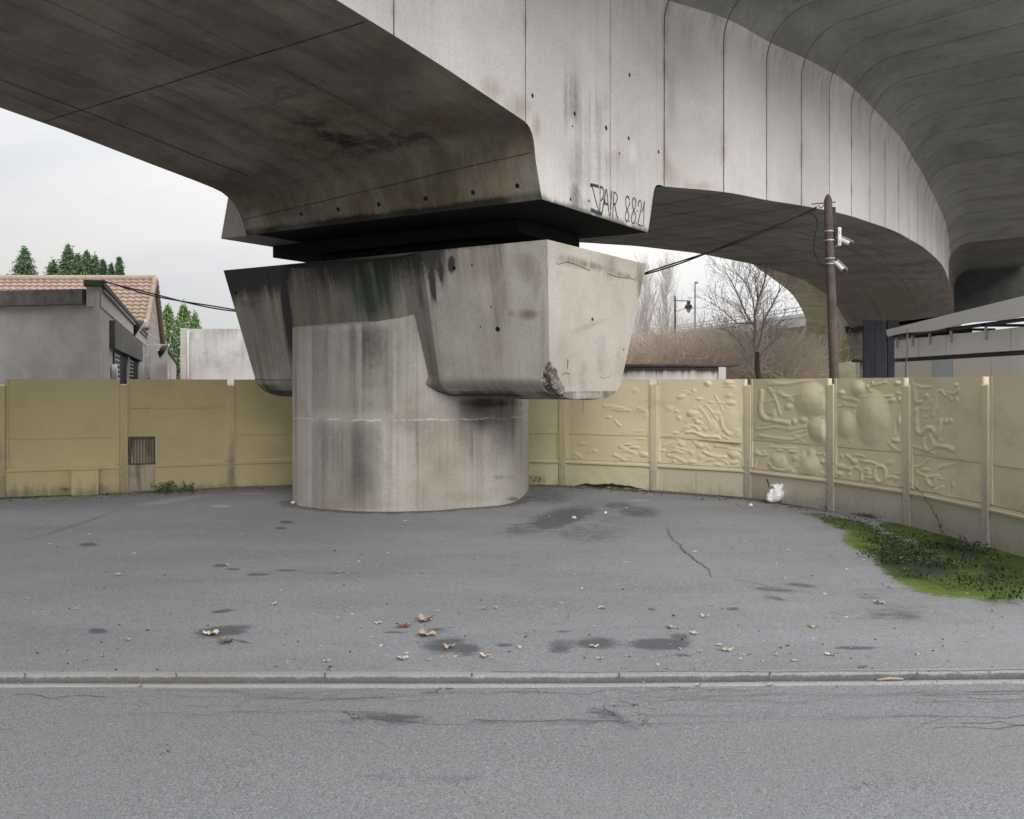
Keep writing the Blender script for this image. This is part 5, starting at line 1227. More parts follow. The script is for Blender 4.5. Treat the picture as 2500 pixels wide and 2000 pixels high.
def tiled_slope(mb, A, B, Cc, D, nt, nr, amp):    # A,B ridge; D,C eaves
    nc = nt*8
    Pg = []; Ug = []
    A, B, Cc, D = [np.array(q, float) for q in (A, B, Cc, D)]
    nrm = np.cross(B-A, D-A); nrm /= np.linalg.norm(nrm); nrm = nrm if nrm[2] > 0 else -nrm
    for r_ in range(nr):
        for e in (0.0, .97):
            k_ = (r_+e)/nr; row = []; ur = []
            for c_ in range(nc+1):
                u = c_/nc; base = (A*(1-u)+B*u)*(1-k_)+(D*(1-u)+Cc*u)*k_
                ph = (u*nt) % 1
                wv = amp*(.5+.5*math.cos(2*math.pi*ph)); lift = amp*1.2*e
                row.append(base+nrm*(wv+lift)); ur.append((u*nt, nr-r_-.5))
            Pg.append(row); Ug.append(ur)
    mb.grid(Pg, Ug, flip=True)
Yr = 40.0; zr = EYE+257*Yr/F; Xr = (376-CX)/F*Yr
Ye = 37.6; Xe = (354-CX)/F*Ye; ze = EYE+(HZ-806)*Ye/F
Yb = 43.0; Xb = (396-CX)/F*Yb; zb = EYE+(HZ-848)*Yb/F
house = thing('tiled_house', 'house with red clay tile roof and block gable behind the workshop', 'house', (Xr-4, Yr, 0))
mb = MB(); Lh = 11.0
tiled_slope(mb, (Xr-Lh, Yr, zr), (Xr, Yr, zr), (Xe, Ye, ze), (Xe-Lh, Ye, ze), 40, 13, .05)
roof = mb.build('roof', M_TILE, house, smooth=True, auto=35)
mb = MB(); tiled_slope(mb, (Xr-Lh, Yr, zr), (Xr, Yr, zr), (Xb, Yb, zb), (Xb-Lh, Yb, zb), 40, 13, .05); mb.build('roof', M_TILE, house, smooth=True, auto=35)
M_RIDGE = plain('ridge_tile', (.33, .255, .205), (.25, .195, .15), 6, .85)
mb = MB(); mb.tube([(Xr-Lh, Yr, zr+.06), (Xr+.06, Yr, zr+.06)], .13, 8); mb.build('ridge', M_RIDGE, roof, smooth=True)
for e in ((Xe, Ye, ze), (Xb, Yb, zb)):
    mb = MB(); n = 14; pts = []; rd = []
    for i in range(n):
        for q in (0, .9): k_ = (i+q)/n; pts.append((Xr*(1-k_)+e[0]*k_+.05, Yr*(1-k_)+e[1]*k_, zr*(1-k_)+e[2]*k_+.07)); rd.append(.10+.03*(q > 0))
    mb.tube(pts, rd, 8); mb.build('verge', M_RIDGE, roof, smooth=True)
mb = MB(); gx = .02
mb.prism([(Xe-gx, Ye+.1, 0), (Xb-gx, Yb-.1, 0), (Xb-gx, Yb-.1, zb), (Xr-gx, Yr, zr-.02), (Xe-gx, Ye+.1, ze)], [(Xe-Lh+.4, Ye+.1, 0), (Xb-Lh+.4, Yb-.1, 0), (Xb-Lh+.4, Yb-.1, zb), (Xr-Lh+.4, Yr, zr-.02), (Xe-Lh+.4, Ye+.1, ze)]); mb.build('gable_wall', M_BLK, house)
# block wall with a coping, running back beside the house
M_BLK2 = blocks('pale_blocks', (.44, .405, .36), (.385, .35, .31), (.52, .49, .45), .62, .26, math.radians(-71.6))
Wa = np.array((-9.55, 26.2)); ddw = np.array((-.316, .949)); Lb = 25.0
bw_ = thing('block_wall', 'pale block wall with sloping perspective running back beside the tiled house', 'wall', (*Wa, 0))
zt_ = 2.72; nbw = np.array((ddw[1], -ddw[0]))
mb = MB(); mb.obox(Wa+ddw*Lb/2, ddw, nbw, Lb/2, .11, 0, zt_); mb.build('wall_face', M_BLK2, bw_)
mb = MB(); mb.obox(Wa+ddw*(Lb/2-.05), ddw, nbw, Lb/2+.05, .16, zt_+.002, zt_+.10); mb.build('coping', M_TRIM, bw_, bevel=.015)
mb = MB(); mb.obox(Wa-ddw*.25-nbw*.05, ddw, nbw, .22, .22, 0, zt_+.12); mb.build('pillar', M_REND, bw_, bevel=.01)
mb = MB(); mb.obox(Wa+ddw*1.9+nbw*.13, ddw, nbw, .5, .016, 0, 2.15); mb.build('door', M_PLAST, bw_)
flood(401, 858, 25.2, 38, 'smaller floodlight on top of the pale block wall')
# tall grey concrete wall behind
M_GWALL = concrete('grey_wall_concrete', (.54, .525, .515), (.36, .35, .35), streak=.55, blotch=1.0, streakcol=(.27, .26, .255), streak_scale=(2.4, 2.4, .3))
YG = 32.0; zg = EYE+137*YG/F
gw = thing('concrete_boundary_wall', 'tall streaky grey concrete wall seen between the block wall and the pier', 'wall', ((443-CX)/F*YG, YG, 0))
x0, x1 = (458-CX)/F*YG, (820-CX)/F*YG
mb = MB()
P_ = np.array([[(x, YG, z) for x in np.linspace(x0, x1, 60)] for z in np.linspace(0, zg, 30)]); mb.grid(P_)
mb.box((x0+.001, YG+.01, 0), (x1, YG+.3, zg-.002))
mb.build('wall_face', M_GWALL, gw, attrs={'dark': lambda V: sstep(V[:, 2], zg-1.2, zg+.2)*.40, 'light': lambda V: sstep(V[:, 2], 2.4, 1.8)*.9})
x2 = (443-CX)/F*YG
mb = MB(); mb.box((x2, YG-.12, 0), (x0-.003, YG+.3, zg+.02)); mb.build('end_post', M_REND2, gw, bevel=.01)
mb = MB(); mb.tube([(x0+.06, YG-.14, 0), (x0+.06, YG-.14, zg-.05)], .05, 8); mb.build('drain_pipe', M_REND2, gw, smooth=True)

# ------------------------------------------------------------------ foliage helpers
def leaf_mat(name, c1, c2, c3):
    s = NT(name); oi = s.n('ShaderNodeNewGeometry').outputs['Random Per Island']
    col = s.mix(oi, c1, c2); v = s.coord('Object'); col = s.mix(s.ss(s.noise(v, 1.6, 4), .45, .7), col, c3)
    m = s.bsdf(col, .6, None, .25)
    return m
def foliage(mb, pts, size, up=.5, lw=.45):
    for p, sz in zip(pts, size):
        d = Vector((R.gauss(0, 1), R.gauss(0, 1), R.gauss(up, .7))).normalized(); w_ = d.orthogonal(); w_.rotate(__import__('mathutils').Quaternion(d, R.uniform(0, 6.3))); w_ = w_.normalized()
        p = Vector(p); a = p-w_*sz*lw*.5; b = p+w_*sz*lw*.5
        mb.add([p-d*sz*.2, b+d*sz*.25, p+d*sz*.8, a+d*sz*.25], [(0, 1, 2, 3)])
M_CONIF = leaf_mat('conifer_needles', (.07, .13, .065), (.13, .20, .10), (.05, .10, .055))
M_HEDGE = leaf_mat('hedge_leaves', (.10, .19, .05), (.17, .27, .09), (.07, .14, .04))
M_BARK = plain('bark', (.10, .085, .07), (.06, .052, .042), 6, .9)
def conifer(x, ytop, Y, wpx, lab, group, mat=M_CONIF, nl=2600, kind='conifer_tree', cat='tree', rnd=False, base=940):
    X = (x-CX)/F*Y; H = EYE+(HZ-ytop)*Y/F; Rr = wpx*Y/F
    t = thing(kind, lab, cat, (X, Y, 0), group)
    mb = MB(); mb.tube([(X, Y, 0), (X+.05, Y, H*.5), (X, Y, H*.96)], [.16, .10, .02], 7); mb.build('trunk', M_BARK, t, smooth=True)
    pts = []; sz = []
    for i in range(nl):
        # whorled branches: clusters along arms that droop and turn up
        u = R.random()**.8; z = H*(.12+.87*u)
        r_ = Rr*((1-u)**.8*(.2+.8*R.random())+.12*abs(R.gauss(0, 1))*(1-u)**.3)
        an = R.choice(range(11))*.571+u*19+R.gauss(0, .22)
        if rnd: r_ = Rr*math.sqrt(R.random())*(1 if u < .7 else (1-u)/.3)**.6
        pts.append((X+r_*math.cos(an), Y+r_*math.sin(an), z+R.gauss(0, .12)-(0 if rnd else r_*.10))); sz.append(R.uniform(.10, .24)*Y/45)
    mb = MB(); foliage(mb, pts, sz, .9 if rnd else .4, .32); mb.build('crown', mat, t)
gl = 'dark conifers behind the tiled roof'
for x, y, w_, lab in ((166, 602, 34, 'tallest dark conifer behind the tiled roof at the left edge'), (130, 640, 34, 'broad dark conifer cut off beyond the left of the tiled roof'), (190, 625, 26, 'slim conifer just right of the tallest one behind the roof'), (212, 618, 30, 'second tallest dark conifer behind the tiled roof'), (232, 628, 30, 'bushy conifer behind the middle of the tiled roof'), (252, 640, 18, 'thin sparse conifer right of the bushy one'), (272, 650, 18, 'short conifer low over the roof ridge'), (291, 632, 18, 'lone narrow conifer rightmost over the roof ridge'), (60, 610, 40, 'wide conifer standing farthest left')):
    conifer(x, y, 50+R.uniform(-2, 4), w_*2.6, lab, gl, nl=8500)
gh = 'bright green shrubs between house and grey wall'
for x, y, w_, lab in ((410, 752, 34, 'bright green upright shrub right beside the block gable'), (448, 748, 30, 'tall bright green shrub left of the grey concrete wall'), (476, 770, 22, 'lower green shrub rising over the corner of the grey wall')):
    conifer(x, y, 46, w_, lab, gh, M_HEDGE, 3000, 'tall_shrub', 'shrub', True)

# ================================================================== RIGHT BACKGROUND
# low shed with a stained white wall
YS = 20.5; xs0, xs1 = (1380-CX)/F*YS, (1772-CX)/F*YS; zs_ = EYE+(HZ-893)*YS/F
shed = thing('low_shed', 'long low shed with stained white wall just behind the ochre wall', 'shed', (xs0, YS, 0))
M_SHED = concrete('stained_white_wall', (.78, .76, .72), (.70, .67, .63), streak=.35, blotch=.2, streakcol=(.42, .36, .28), streak_scale=(5, 5, .2))
P_ = np.array([[(x, YS, z) for x in np.linspace(xs0, xs1, 120)] for z in np.linspace(0, zs_-.02, 36)])
mb = MB(); mb.grid(P_); mb.box((xs0, YS+.005, 0), (xs1-.004, YS+3, zs_-.03)); mb.build('wall', M_SHED, shed, attrs={'dark': lambda V: sstep(V[:, 2], zs_-.26, zs_-.03)*1.05, 'brown': lambda V: sstep(V[:, 2], zs_-.34, zs_-.08)*.7})
mb = MB(); mb.box((xs0-.1, YS-.05, zs_-.018), (xs1+.28, YS+3.1, zs_+.03)); mb.build('roof', M_FASC, shed, bevel=.006)
mb = MB(); mb.box(((1753-CX)/F*YS, YS-.05, 0), ((1771-CX)/F*YS, YS-.002, zs_-.03)); mb.build('pilaster', M_PLAST, shed, bevel=.004)
# bare trees
M_TWIG = plain('grey_twigs', (.46, .38, .32), (.34, .275, .23), 3, .9)
M_TWIG2 = plain('tan_twigs', (.74, .63, .525), (.62, .525, .435), 1.2, .9)
def branch(mb, p, d, L, r, depth, spread, gv, kids, mi=0, minr=.004, nseg=4):
    pts = [Vector(p)]; rad = [r]; dd = Vector(d)
    for i in range(nseg):
        dd = (dd+Vector((R.gauss(0, .10), R.gauss(0, .10), R.gauss(gv, .07)))).normalized()
        pts.append(pts[-1]+dd*L/nseg); rad.append(max(minr, r*(1-.45*(i+1)/nseg)))
    mb.tube(pts, rad, 7 if r > .03 else (4 if r > .012 else 3), mi, cap=False)
    if depth == 0: return
    for k in range(kids if isinstance(kids, int) else R.randint(*kids)):
        q = R.uniform(.35, 1.0); i = min(int(q*nseg), nseg-1); f = q*nseg-i
        b = pts[i]*(1-f)+pts[i+1]*f; ax = dd.orthogonal(); ax.rotate(__import__('mathutils').Quaternion(dd, R.uniform(0, 6.28)))
        nd = (dd*math.cos(spread)+ax.normalized()*math.sin(spread*R.uniform(.7, 1.3))).normalized()
        branch(mb, b, nd, L*R.uniform(.55, .8), max(minr, r*R.uniform(.45, .62)), depth-1, spread, gv, kids, mi, minr, 3)
YT = 30.0; X0 = (1851-CX)/F*YT
tree = thing('bare_tree', 'bare leafless tree with a forked mossy trunk behind the leaning wall post', 'tree', (X0, YT, 0))
M_BARKG = plain('mossy_bark', (.085, .095, .06), (.06, .055, .04), 3, .9)
R.seed(21)
mb = MB(); tp = [at(1853, 990, YT), at(1852, 930, YT), at(1849, 895, YT), at(1848, 860, YT)]
tp[0] = Vector((X0, YT, 0)); mb.tube(tp, [.11, .10, .085, .07], 10); mb.build('trunk', M_BARKG, tree, smooth=True)
mb = MB()
limbs = [([(1848, 862), (1842, 845), (1843, 800), (1842, 772), (1850, 735), (1866, 690), (1872, 655)], .05), ([(1848, 862), (1858, 820), (1866, 780), (1885, 745), (1905, 705)], .04), ([(1843, 800), (1820, 765), (1808, 735), (1790, 695), (1775, 670)], .03), ([(1846, 925), (1826, 890), (1815, 850), (1795, 825), (1780, 812)], .035), ([(1843, 772), (1838, 730), (1820, 690), (1800, 668)], .024), ([(1842, 790), (1800, 790), (1765, 758), (1735, 738)], .022), ([(1850, 735), (1846, 700), (1842, 668)], .02), ([(1848, 880), (1870, 850), (1892, 838)], .025), ([(1866, 780), (1880, 800), (1905, 790)], .018)]
for pl, r_ in limbs:
    dy = R.uniform(-.7, .7); q = [at(x, y, YT+dy*i/len(pl)) for i, (x, y) in enumerate(pl)]
    mb.tube(q, [r_*(1-.6*i/(len(q)-1)) for i in range(len(q))], 6, cap=False)
    for i in range(1, len(q)):
        dd = (q[i]-q[i-1]).normalized()
        for k in range(6):
            ax = dd.orthogonal(); ax.rotate(__import__('mathutils').Quaternion(dd, R.uniform(0, 6.28)))
            nd = (dd*.75+ax.normalized()*R.uniform(.4, .9)+Vector((0, 0, .2))).normalized()
            branch(mb, q[i-1].lerp(q[i], R.random()), nd, R.uniform(.4, .8), .009, 2, .6, .05, (2, 3), 0, .0033, 3)
crown_ = mb.build('crown', M_TWIG, tree)
mb = MB(); M_SEED = leaf_mat('dry_seed_clusters', (.16, .11, .075), (.22, .15, .11), (.12, .085, .06))
pts = []
for k in range(420):
    a = R.uniform(0, 6.28); rr = math.sqrt(R.random())
    x = 1835+120*rr*math.cos(a); y = 740+95*rr*math.sin(a); pts.append(at(x, y, YT+R.uniform(-1, 1)))
foliage(mb, pts, [R.uniform(.04, .09) for _ in pts], -1, .4); tag(mb.build('dry_seeds', M_SEED, tree), None, None, None, 'stuff')
M_TWIG3 = plain('pale_far_twigs', (.50, .46, .44), (.42, .385, .37), 3, .9)
# poplars
for x, yt, w_, lab in ((1577, 672, 20, 'tall narrow bare poplar beside the corner of the pier cap'), (1627, 672, 17, 'narrow bare poplar left of the hanging street lantern')):
    Y = 74.0; X = (x-CX)/F*Y; H = EYE+(HZ-yt)*Y/F
    t = thing('poplar_tree', lab, 'tree', (X, Y, 0), 'bare poplars in the distance')
    mb = MB(); mb.tube([(X, Y, 0), (X+.05, Y, H*.5), (X, Y, H*.97)], [.16, .10, .02], 6); mb.build('trunk', M_TWIG3, t, smooth=True)
    mb = MB()
    for i in range(110):
        u = R.uniform(.22, .97); an = R.uniform(0, 6.28); o_ = Vector((math.cos(an), math.sin(an), 0))
        branch(mb, (X, Y, H*u), (o_*.38+Vector((0, 0, 1))).normalized(), (1-u)*2.2+R.uniform(.7, 1.4), .018, 2, .3, .12, (2, 3), 0, .007, 3)
    mb.build('crown', M_TWIG3, t)
# bare thicket (nobody could count the stems)
R.seed(5); mb = MB()
for i in range(330):
    px_ = R.uniform(1480, 1962); Y = R.uniform(33, 46); X = (px_-CX)/F*Y
    top = np.interp(px_, [1480, 1560, 1640, 1720, 1800, 1880, 1960], [815, 812, 818, 800, 812, 815, 835])+R.uniform(0, 26)
    H = EYE+(HZ-top)*Y/F
    for k in range(3):
        d = Vector((R.gauss(0, .34), R.gauss(0, .34), 1)).normalized()
        branch(mb, (X+R.gauss(0, .3), Y, R.uniform(0, 1.2)), d, H*R.uniform(.40, .60), .014, 2, .95, .05, (5, 7), 0, .0052, 4)
tag(mb.build('thicket', M_TWIG2), 'tangled bare brown bushes filling the gap under the viaduct', None, None, 'stuff')
R.seed(77)
# street lamp with hanging lantern
YL = 40.0; X = (1648-CX)/F*YL
lamp = thing('street_lamp', 'slim street lamp post with a bracket and hanging lantern above the bushes', 'street lamp', (X, YL, 0))
M_POST = plain('lamp_paint', (.16, .15, .14), rough=.5)
sy = lambda y: at(0, y, YL).z
mb = MB(); mb.tube([(X, YL, 0), (X, YL, sy(724)), (X, YL, sy(722))], [.05, .038, .02], 10); mb.build('post', M_POST, lamp, smooth=True)
xa = (1687-CX)/F*YL
mb = MB(); mb.tube([(X, YL, sy(734)), (xa, YL, sy(735))], .02, 6); arm = mb.build('bracket_arm', M_POST, lamp)
mb = MB(); mb.tube([(X+(1680-1648)/F*YL*math.sin(q)*.95, YL, sy(760)+(sy(736)-sy(760))*(1-math.cos(q))) for q in np.linspace(0, 1.5, 10)], .012, 5); mb.build('bracket_curve', M_POST, arm, smooth=True)
xl = (1681-CX)/F*YL; q = YL/F
mb = MB(); mb.lathe([(.02, 25*q*.62+.0), (.03, 19*q), (4*q, 17*q), (5*q, 12*q), (4*q, 11*q), (8*q, 8*q), (9*q, 4*q), (8*q, 2*q), (11*q, 0.2*q), (11*q, -.4*q)], (xl, YL, sy(753)), 16); lan = mb.build('lantern', plain('lantern_metal', (.10, .105, .105), rough=.4), lamp, smooth=True, auto=35)
mb = MB(); mb.lathe([(6*q, -.3*q), (6*q, -2*q), (4.5*q, -7*q), (2*q, -10.5*q), (.3*q, -11.5*q)], (xl, YL, sy(753)), 14); mb.build('lantern_glass', plain('opal_glass', (.72, .72, .70), rough=.25), lan, smooth=True)
# lighting mast on the overpass
YM = 150.0; X = (1697-CX)/F*YM
mast = thing('light_mast', 'thin tall lighting mast standing on the far ramp', 'lamp post', (X, YM, 0))
mb = MB(); mb.tube([(X, YM, 0), (X, YM, at(0, 690, YM).z)], [.16, .10], 6); mb.build('mast_post', M_POST, mast)
mb = MB(); zt2 = at(0, 690, YM).z; mb.tube([(X-.1, YM, zt2), (X+.25, YM, zt2+.08), (X+.5, YM, zt2)], [.1, .3, .16], 8); mb.build('lamp_head', plain('lamp_head', (.4, .4, .4)), mast, smooth=True)
# far ramp with a railing
A_ = at(1545, 812, 205); B_ = at(1990, 742, 140)
over = thing('overpass_ramp', 'pale far road ramp with a railing rising behind the bare bushes', 'bridge', A_)
M_OV = plain('pale_concrete', (.50, .50, .51), (.44, .44, .45), .5, .9)
dv = Vector((B_.x-A_.x, B_.y-A_.y, 0)).normalized(); nv = Vector((dv.y, -dv.x, 0))
A_ = A_-dv*40+Vector((0, 0, -(B_.z-A_.z)*.5)); B_ = B_+dv*20
def ovpt(k_, off, dz): p = A_.lerp(B_, k_); return p+nv*off+Vector((0, 0, dz))
mb = MB(); mb.hexa([ovpt(0, 0, -2.9), ovpt(1, 0, -2.9), ovpt(1, -9, -2.9), ovpt(0, -9, -2.9), ovpt(0, 0, -1.5), ovpt(1, 0, -1.5), ovpt(1, -9, -1.5), ovpt(0, -9, -1.5)]); mb.build('ramp_deck', M_OV, over)
mb = MB(); mb.hexa([ovpt(0, .1, -1.498), ovpt(1, .1, -1.498), ovpt(1, -.4, -1.498), ovpt(0, -.4, -1.498), ovpt(0, .1, -1.0), ovpt(1, .1, -1.0), ovpt(1, -.4, -1.0), ovpt(0, -.4, -1.0)]); mb.build('edge_beam', plain('white_edge', (.62, .62, .63)), over)
rail = None
M_RAIL = plain('rail_steel', (.33, .35, .37), rough=.5)
for dz in (0.0, -.5):
    mb = MB(); mb.tube([ovpt(0, 0, dz), ovpt(1, 0, dz)], .06, 5); mb.build('handrail', M_RAIL, over)
for i in range(42):
    k_ = i/41; mb = MB(); mb.tube([ovpt(k_, 0, -1.0), ovpt(k_, 0, .0)], .06, 5); mb.build('rail_post', M_RAIL, over)
for k_ in (.25, .5, .75, .93):
    c_ = ovpt(k_, -4.5, -2.9); mb = MB(); mb.obox((c_.x, c_.y), np.array(dv)[:2], np.array(nv)[:2], .8, 2.8, 0, c_.z-.01); mb.build('ramp_column', M_OV, over)
# low earth bank closing the view under the ramp
xb = np.linspace(-160, 220, 90); yb = np.linspace(108, 175, 14)
Pb_ = np.array([[(x, y, -.1+5.2*sstep(y, 108, 130)*(1+.35*mnoise.noise(Vector((x*.06, y*.05, 2))))) for x in xb] for y in yb])
mb = MB(); mb.grid(Pb_); tag(mb.build('earth_bank', plain('bank_soil', (.14, .13, .09), (.09, .10, .055), .3, .95), smooth=True), kind='structure')
# dark hoarding added in place of deep shade under the viaduct
hd0 = (2108-CX)/F*29; hd1 = (2196-CX)/F*29
ho = thing('dark_shade_sheet', 'added dark blue grey hoarding standing between the distant pier and the panelled shed', 'shade_sheet', (hd0, 29, 0))
M_SHADE = plain('dark_blue_shade', (.028, .031, .040), (.018, .020, .028), 1.6, .8, dirt=.45, dirtcol=(.06, .063, .07))
for k_ in range(3):
    x0, x1 = hd0+(hd1-hd0)*k_/3, hd0+(hd1-hd0)*(k_+1)/3
    mb = MB(); mb.box((x0+.01, 29+.04*(k_ % 2), 0), (x1-.01, 29.08+.04*(k_ % 2), EYE+(HZ-782)*29/F)); mb.build('sheet', M_SHADE, ho, bevel=.006)
# panel building with a white sheet roof at the right
YQ = 15.5
cp0 = np.array(((2190-CX)/F*YQ, YQ)); Y2 = 12.6; cp1 = np.array(((2420-CX)/F*Y2, Y2)); dq = cp1-cp0; Lq = np.linalg.norm(dq); dq /= Lq; nq = np.array((dq[1], -dq[0])); nq = nq if nq[1] < 0 else -nq
zq = EYE+(HZ-832)*YQ/F; Lq += 4.6
pb = thing('panel_building', 'grey panelled shed under a white sheet roof at the far right', 'shed', (*cp0, 0))
M_PAN = plain('grey_panels', (.78, .78, .775), (.72, .72, .715), 1, .8, dirt=.12, dirtcol=(.25, .25, .25)); M_PANB = plain('beige_panel', (.80, .76, .70), (.75, .70, .64), 1, .8)
M_PANU = plain('blue_grey_panel', (.55, .59, .65), (.50, .545, .60), 1, .8)
zm = EYE+(HZ-880)*YQ/F
x_ = 0; 
for Lp, in ((.88,), (.88,), (1.7,), (2.4,), (2.6,)):
    mb = MB(); mb.obox(cp0+dq*(x_+Lp/2), dq, nq, Lp/2-.012, .05, zm+.03, zq); mb.build('upper_cladding', M_PAN, pb, bevel=.004); x_ += Lp
x_ = 0
for Lp, mt in ((.44, M_PANB), (.88, M_PANB), (.62, M_PANU), (1.04, M_PANB), (2.4, M_PAN), (2.6, M_PAN)):
    mb = MB(); mb.obox(cp0+dq*(x_+Lp/2), dq, nq, Lp/2-.012, .045, 0, zm-.03); mb.build('lower_cladding', mt, pb, bevel=.004); x_ += Lp
mb = MB(); mb.obox(cp0+dq*Lq/2-nq*1.3, dq, nq, Lq/2-.02, 1.24, 0, zq-.05); mb.build('shed_core', M_FASC, pb)
mb = MB(); mb.obox(cp0+dq*Lq/2-nq*.02, dq, nq, Lq/2, .03, zm-.02, zm+.02); mb.build('rail_strip', M_TRIM, pb)
zr0 = EYE+(HZ-808)*YQ/F; 
mb = MB(); r0 = cp0+dq*.10+nq*.20; r1 = cp0+dq*Lq+nq*.20
rz = lambda L_: zr0-.02+.045*L_
n = 24; Pr_ = np.zeros((n, 6, 3))
for i in range(n):
    L_ = (Lq+.15)*i/(n-1); p = r0+dq*L_; wv = .018*math.sin(L_*3.1)
    for j, (o_, dz) in enumerate(((-.03, -.08-.030*L_+wv), (.0, -.075-.030*L_+wv), (.02, .03), (-.3, .07), (-1.6, .35), (-2.7, .2))): Pr_[i, j] = (*(p+nq*o_), rz(L_)+dz)
mb.grid(Pr_); mb.build('sheet_roof', plain('white_sheet', (.72, .72, .72), (.66, .66, .67), 1, .5), pb, smooth=True, auto=30)
for L_ in (.15, .72, 1.3, 1.95, 2.9):
    mb = MB(); q = cp0+dq*L_; mb.obox(q+nq*.07, dq, nq, .012, .015, zq-.12, zq+.05); mb.build('roof_bracket', M_STRAP, pb)
    mb = MB(); mb.obox(q-nq*.2, dq, nq, .03, .35, zq+.05, zq+.085); mb.build('roof_beam', M_FLB, pb)
mb = MB(); mb.tube([(*(cp0+nq*.10), zq+.06), (*(cp0+dq*Lq+nq*.10), zq+.10)], .025, 6); mb.build('purlin', M_FLB, pb)
# hanging chain beside it
c_ = at(2220, 806, 13.6); mb = MB(); pts = [at(x, y, 13.6) for x, y in ((2215, 803), (2216, 850), (2212, 890), (2210, 930))]
mb.tube(pts, .010, 5); tag(mb.build('hanging_chain', plain('rusty_chain', (.16, .12, .10))), 'rusty chain hanging in front of the grey panelled shed', 'chain')

# ================================================================== SMALL THINGS ON THE GROUND
R.seed(40)
M_LEAF = NT('dry_leaf'); s = M_LEAF; v = s.coord('Object')
M_LEAF = s.bsdf(s.mix(s.ss(s.noise(v, 22, 5), .4, .65), (.42, .32, .235), (.31, .215, .145)), .75, s.bump(s.noise(v, 90, 3), .3, .004), .3)
M_LEAFP = plain('pale_leaf', (.52, .45, .36), (.42, .35, .27), 12, .8)
M_LEAFD = plain('dark_leaf', (.16, .085, .05), (.10, .055, .035), 12, .8)
M_LEAFY = plain('yellow_leaf', (.48, .34, .13), (.36, .25, .10), 12, .8)
def leaf(x, y, wpx, lab, mat=None, lobes=5, curl=.5, zb=.004):
    c = gnd(x, y); Y = c.y; Rl = wpx*Y/F*.5
    z0 = .004 if y < 1640 else (.0 if y < 1653 else -.034)
    o_ = MB(); n = 40; an0 = R.uniform(0, 6.28); ca = R.uniform(0, 6.28); rings = (.0, .35, .7, 1.0)
    vs = []; ph = R.uniform(0, 6)
    for r_ in rings:
        for k in range(n):
            t = 2*math.pi*k/n; rad = Rl*r_*(.72+.26*math.cos(lobes*t)+.08*math.cos(11*t+ph)+.06*math.sin(3*t+ph))
            px_, py_ = rad*math.cos(t+an0)*1.15, rad*math.sin(t+an0)*.95
            w_ = px_*math.cos(ca)+py_*math.sin(ca)
            z = abs(w_)**1.5/(Rl**.5)*curl*.27+.10*Rl*r_*math.sin(3*t+ph)+.12*Rl*r_*(1 if r_ > .9 else 0)*math.sin(7*t)
            vs.append([c.x+px_, c.y+py_, z])
    zm_ = min(q[2] for q in vs); vs = [(q[0], q[1], q[2]-zm_+z0+.003) for q in vs]
    fs = [(i*n+k, i*n+(k+1) % n, (i+1)*n+(k+1) % n, (i+1)*n+k) for i in range(len(rings)-1) for k in range(n)]
    o_.add(vs, fs)
    # stalk
    st = [Vector(vs[0]), Vector(vs[0])+Vector((math.cos(an0)*Rl*.9, math.sin(an0)*Rl*.9, .004)), Vector(vs[0])+Vector((math.cos(an0)*Rl*1.5, math.sin(an0)*Rl*1.5, .010))]
    t_ = thing('fallen_leaf', lab, 'leaf', (c.x, c.y, 0), 'fallen leaves on the forecourt')
    o_.build('blade', mat or M_LEAF, t_, smooth=True)
    mb_ = MB(); mb_.tube(st, .0022, 4); mb_.build('stalk', M_LEAFD, t_)
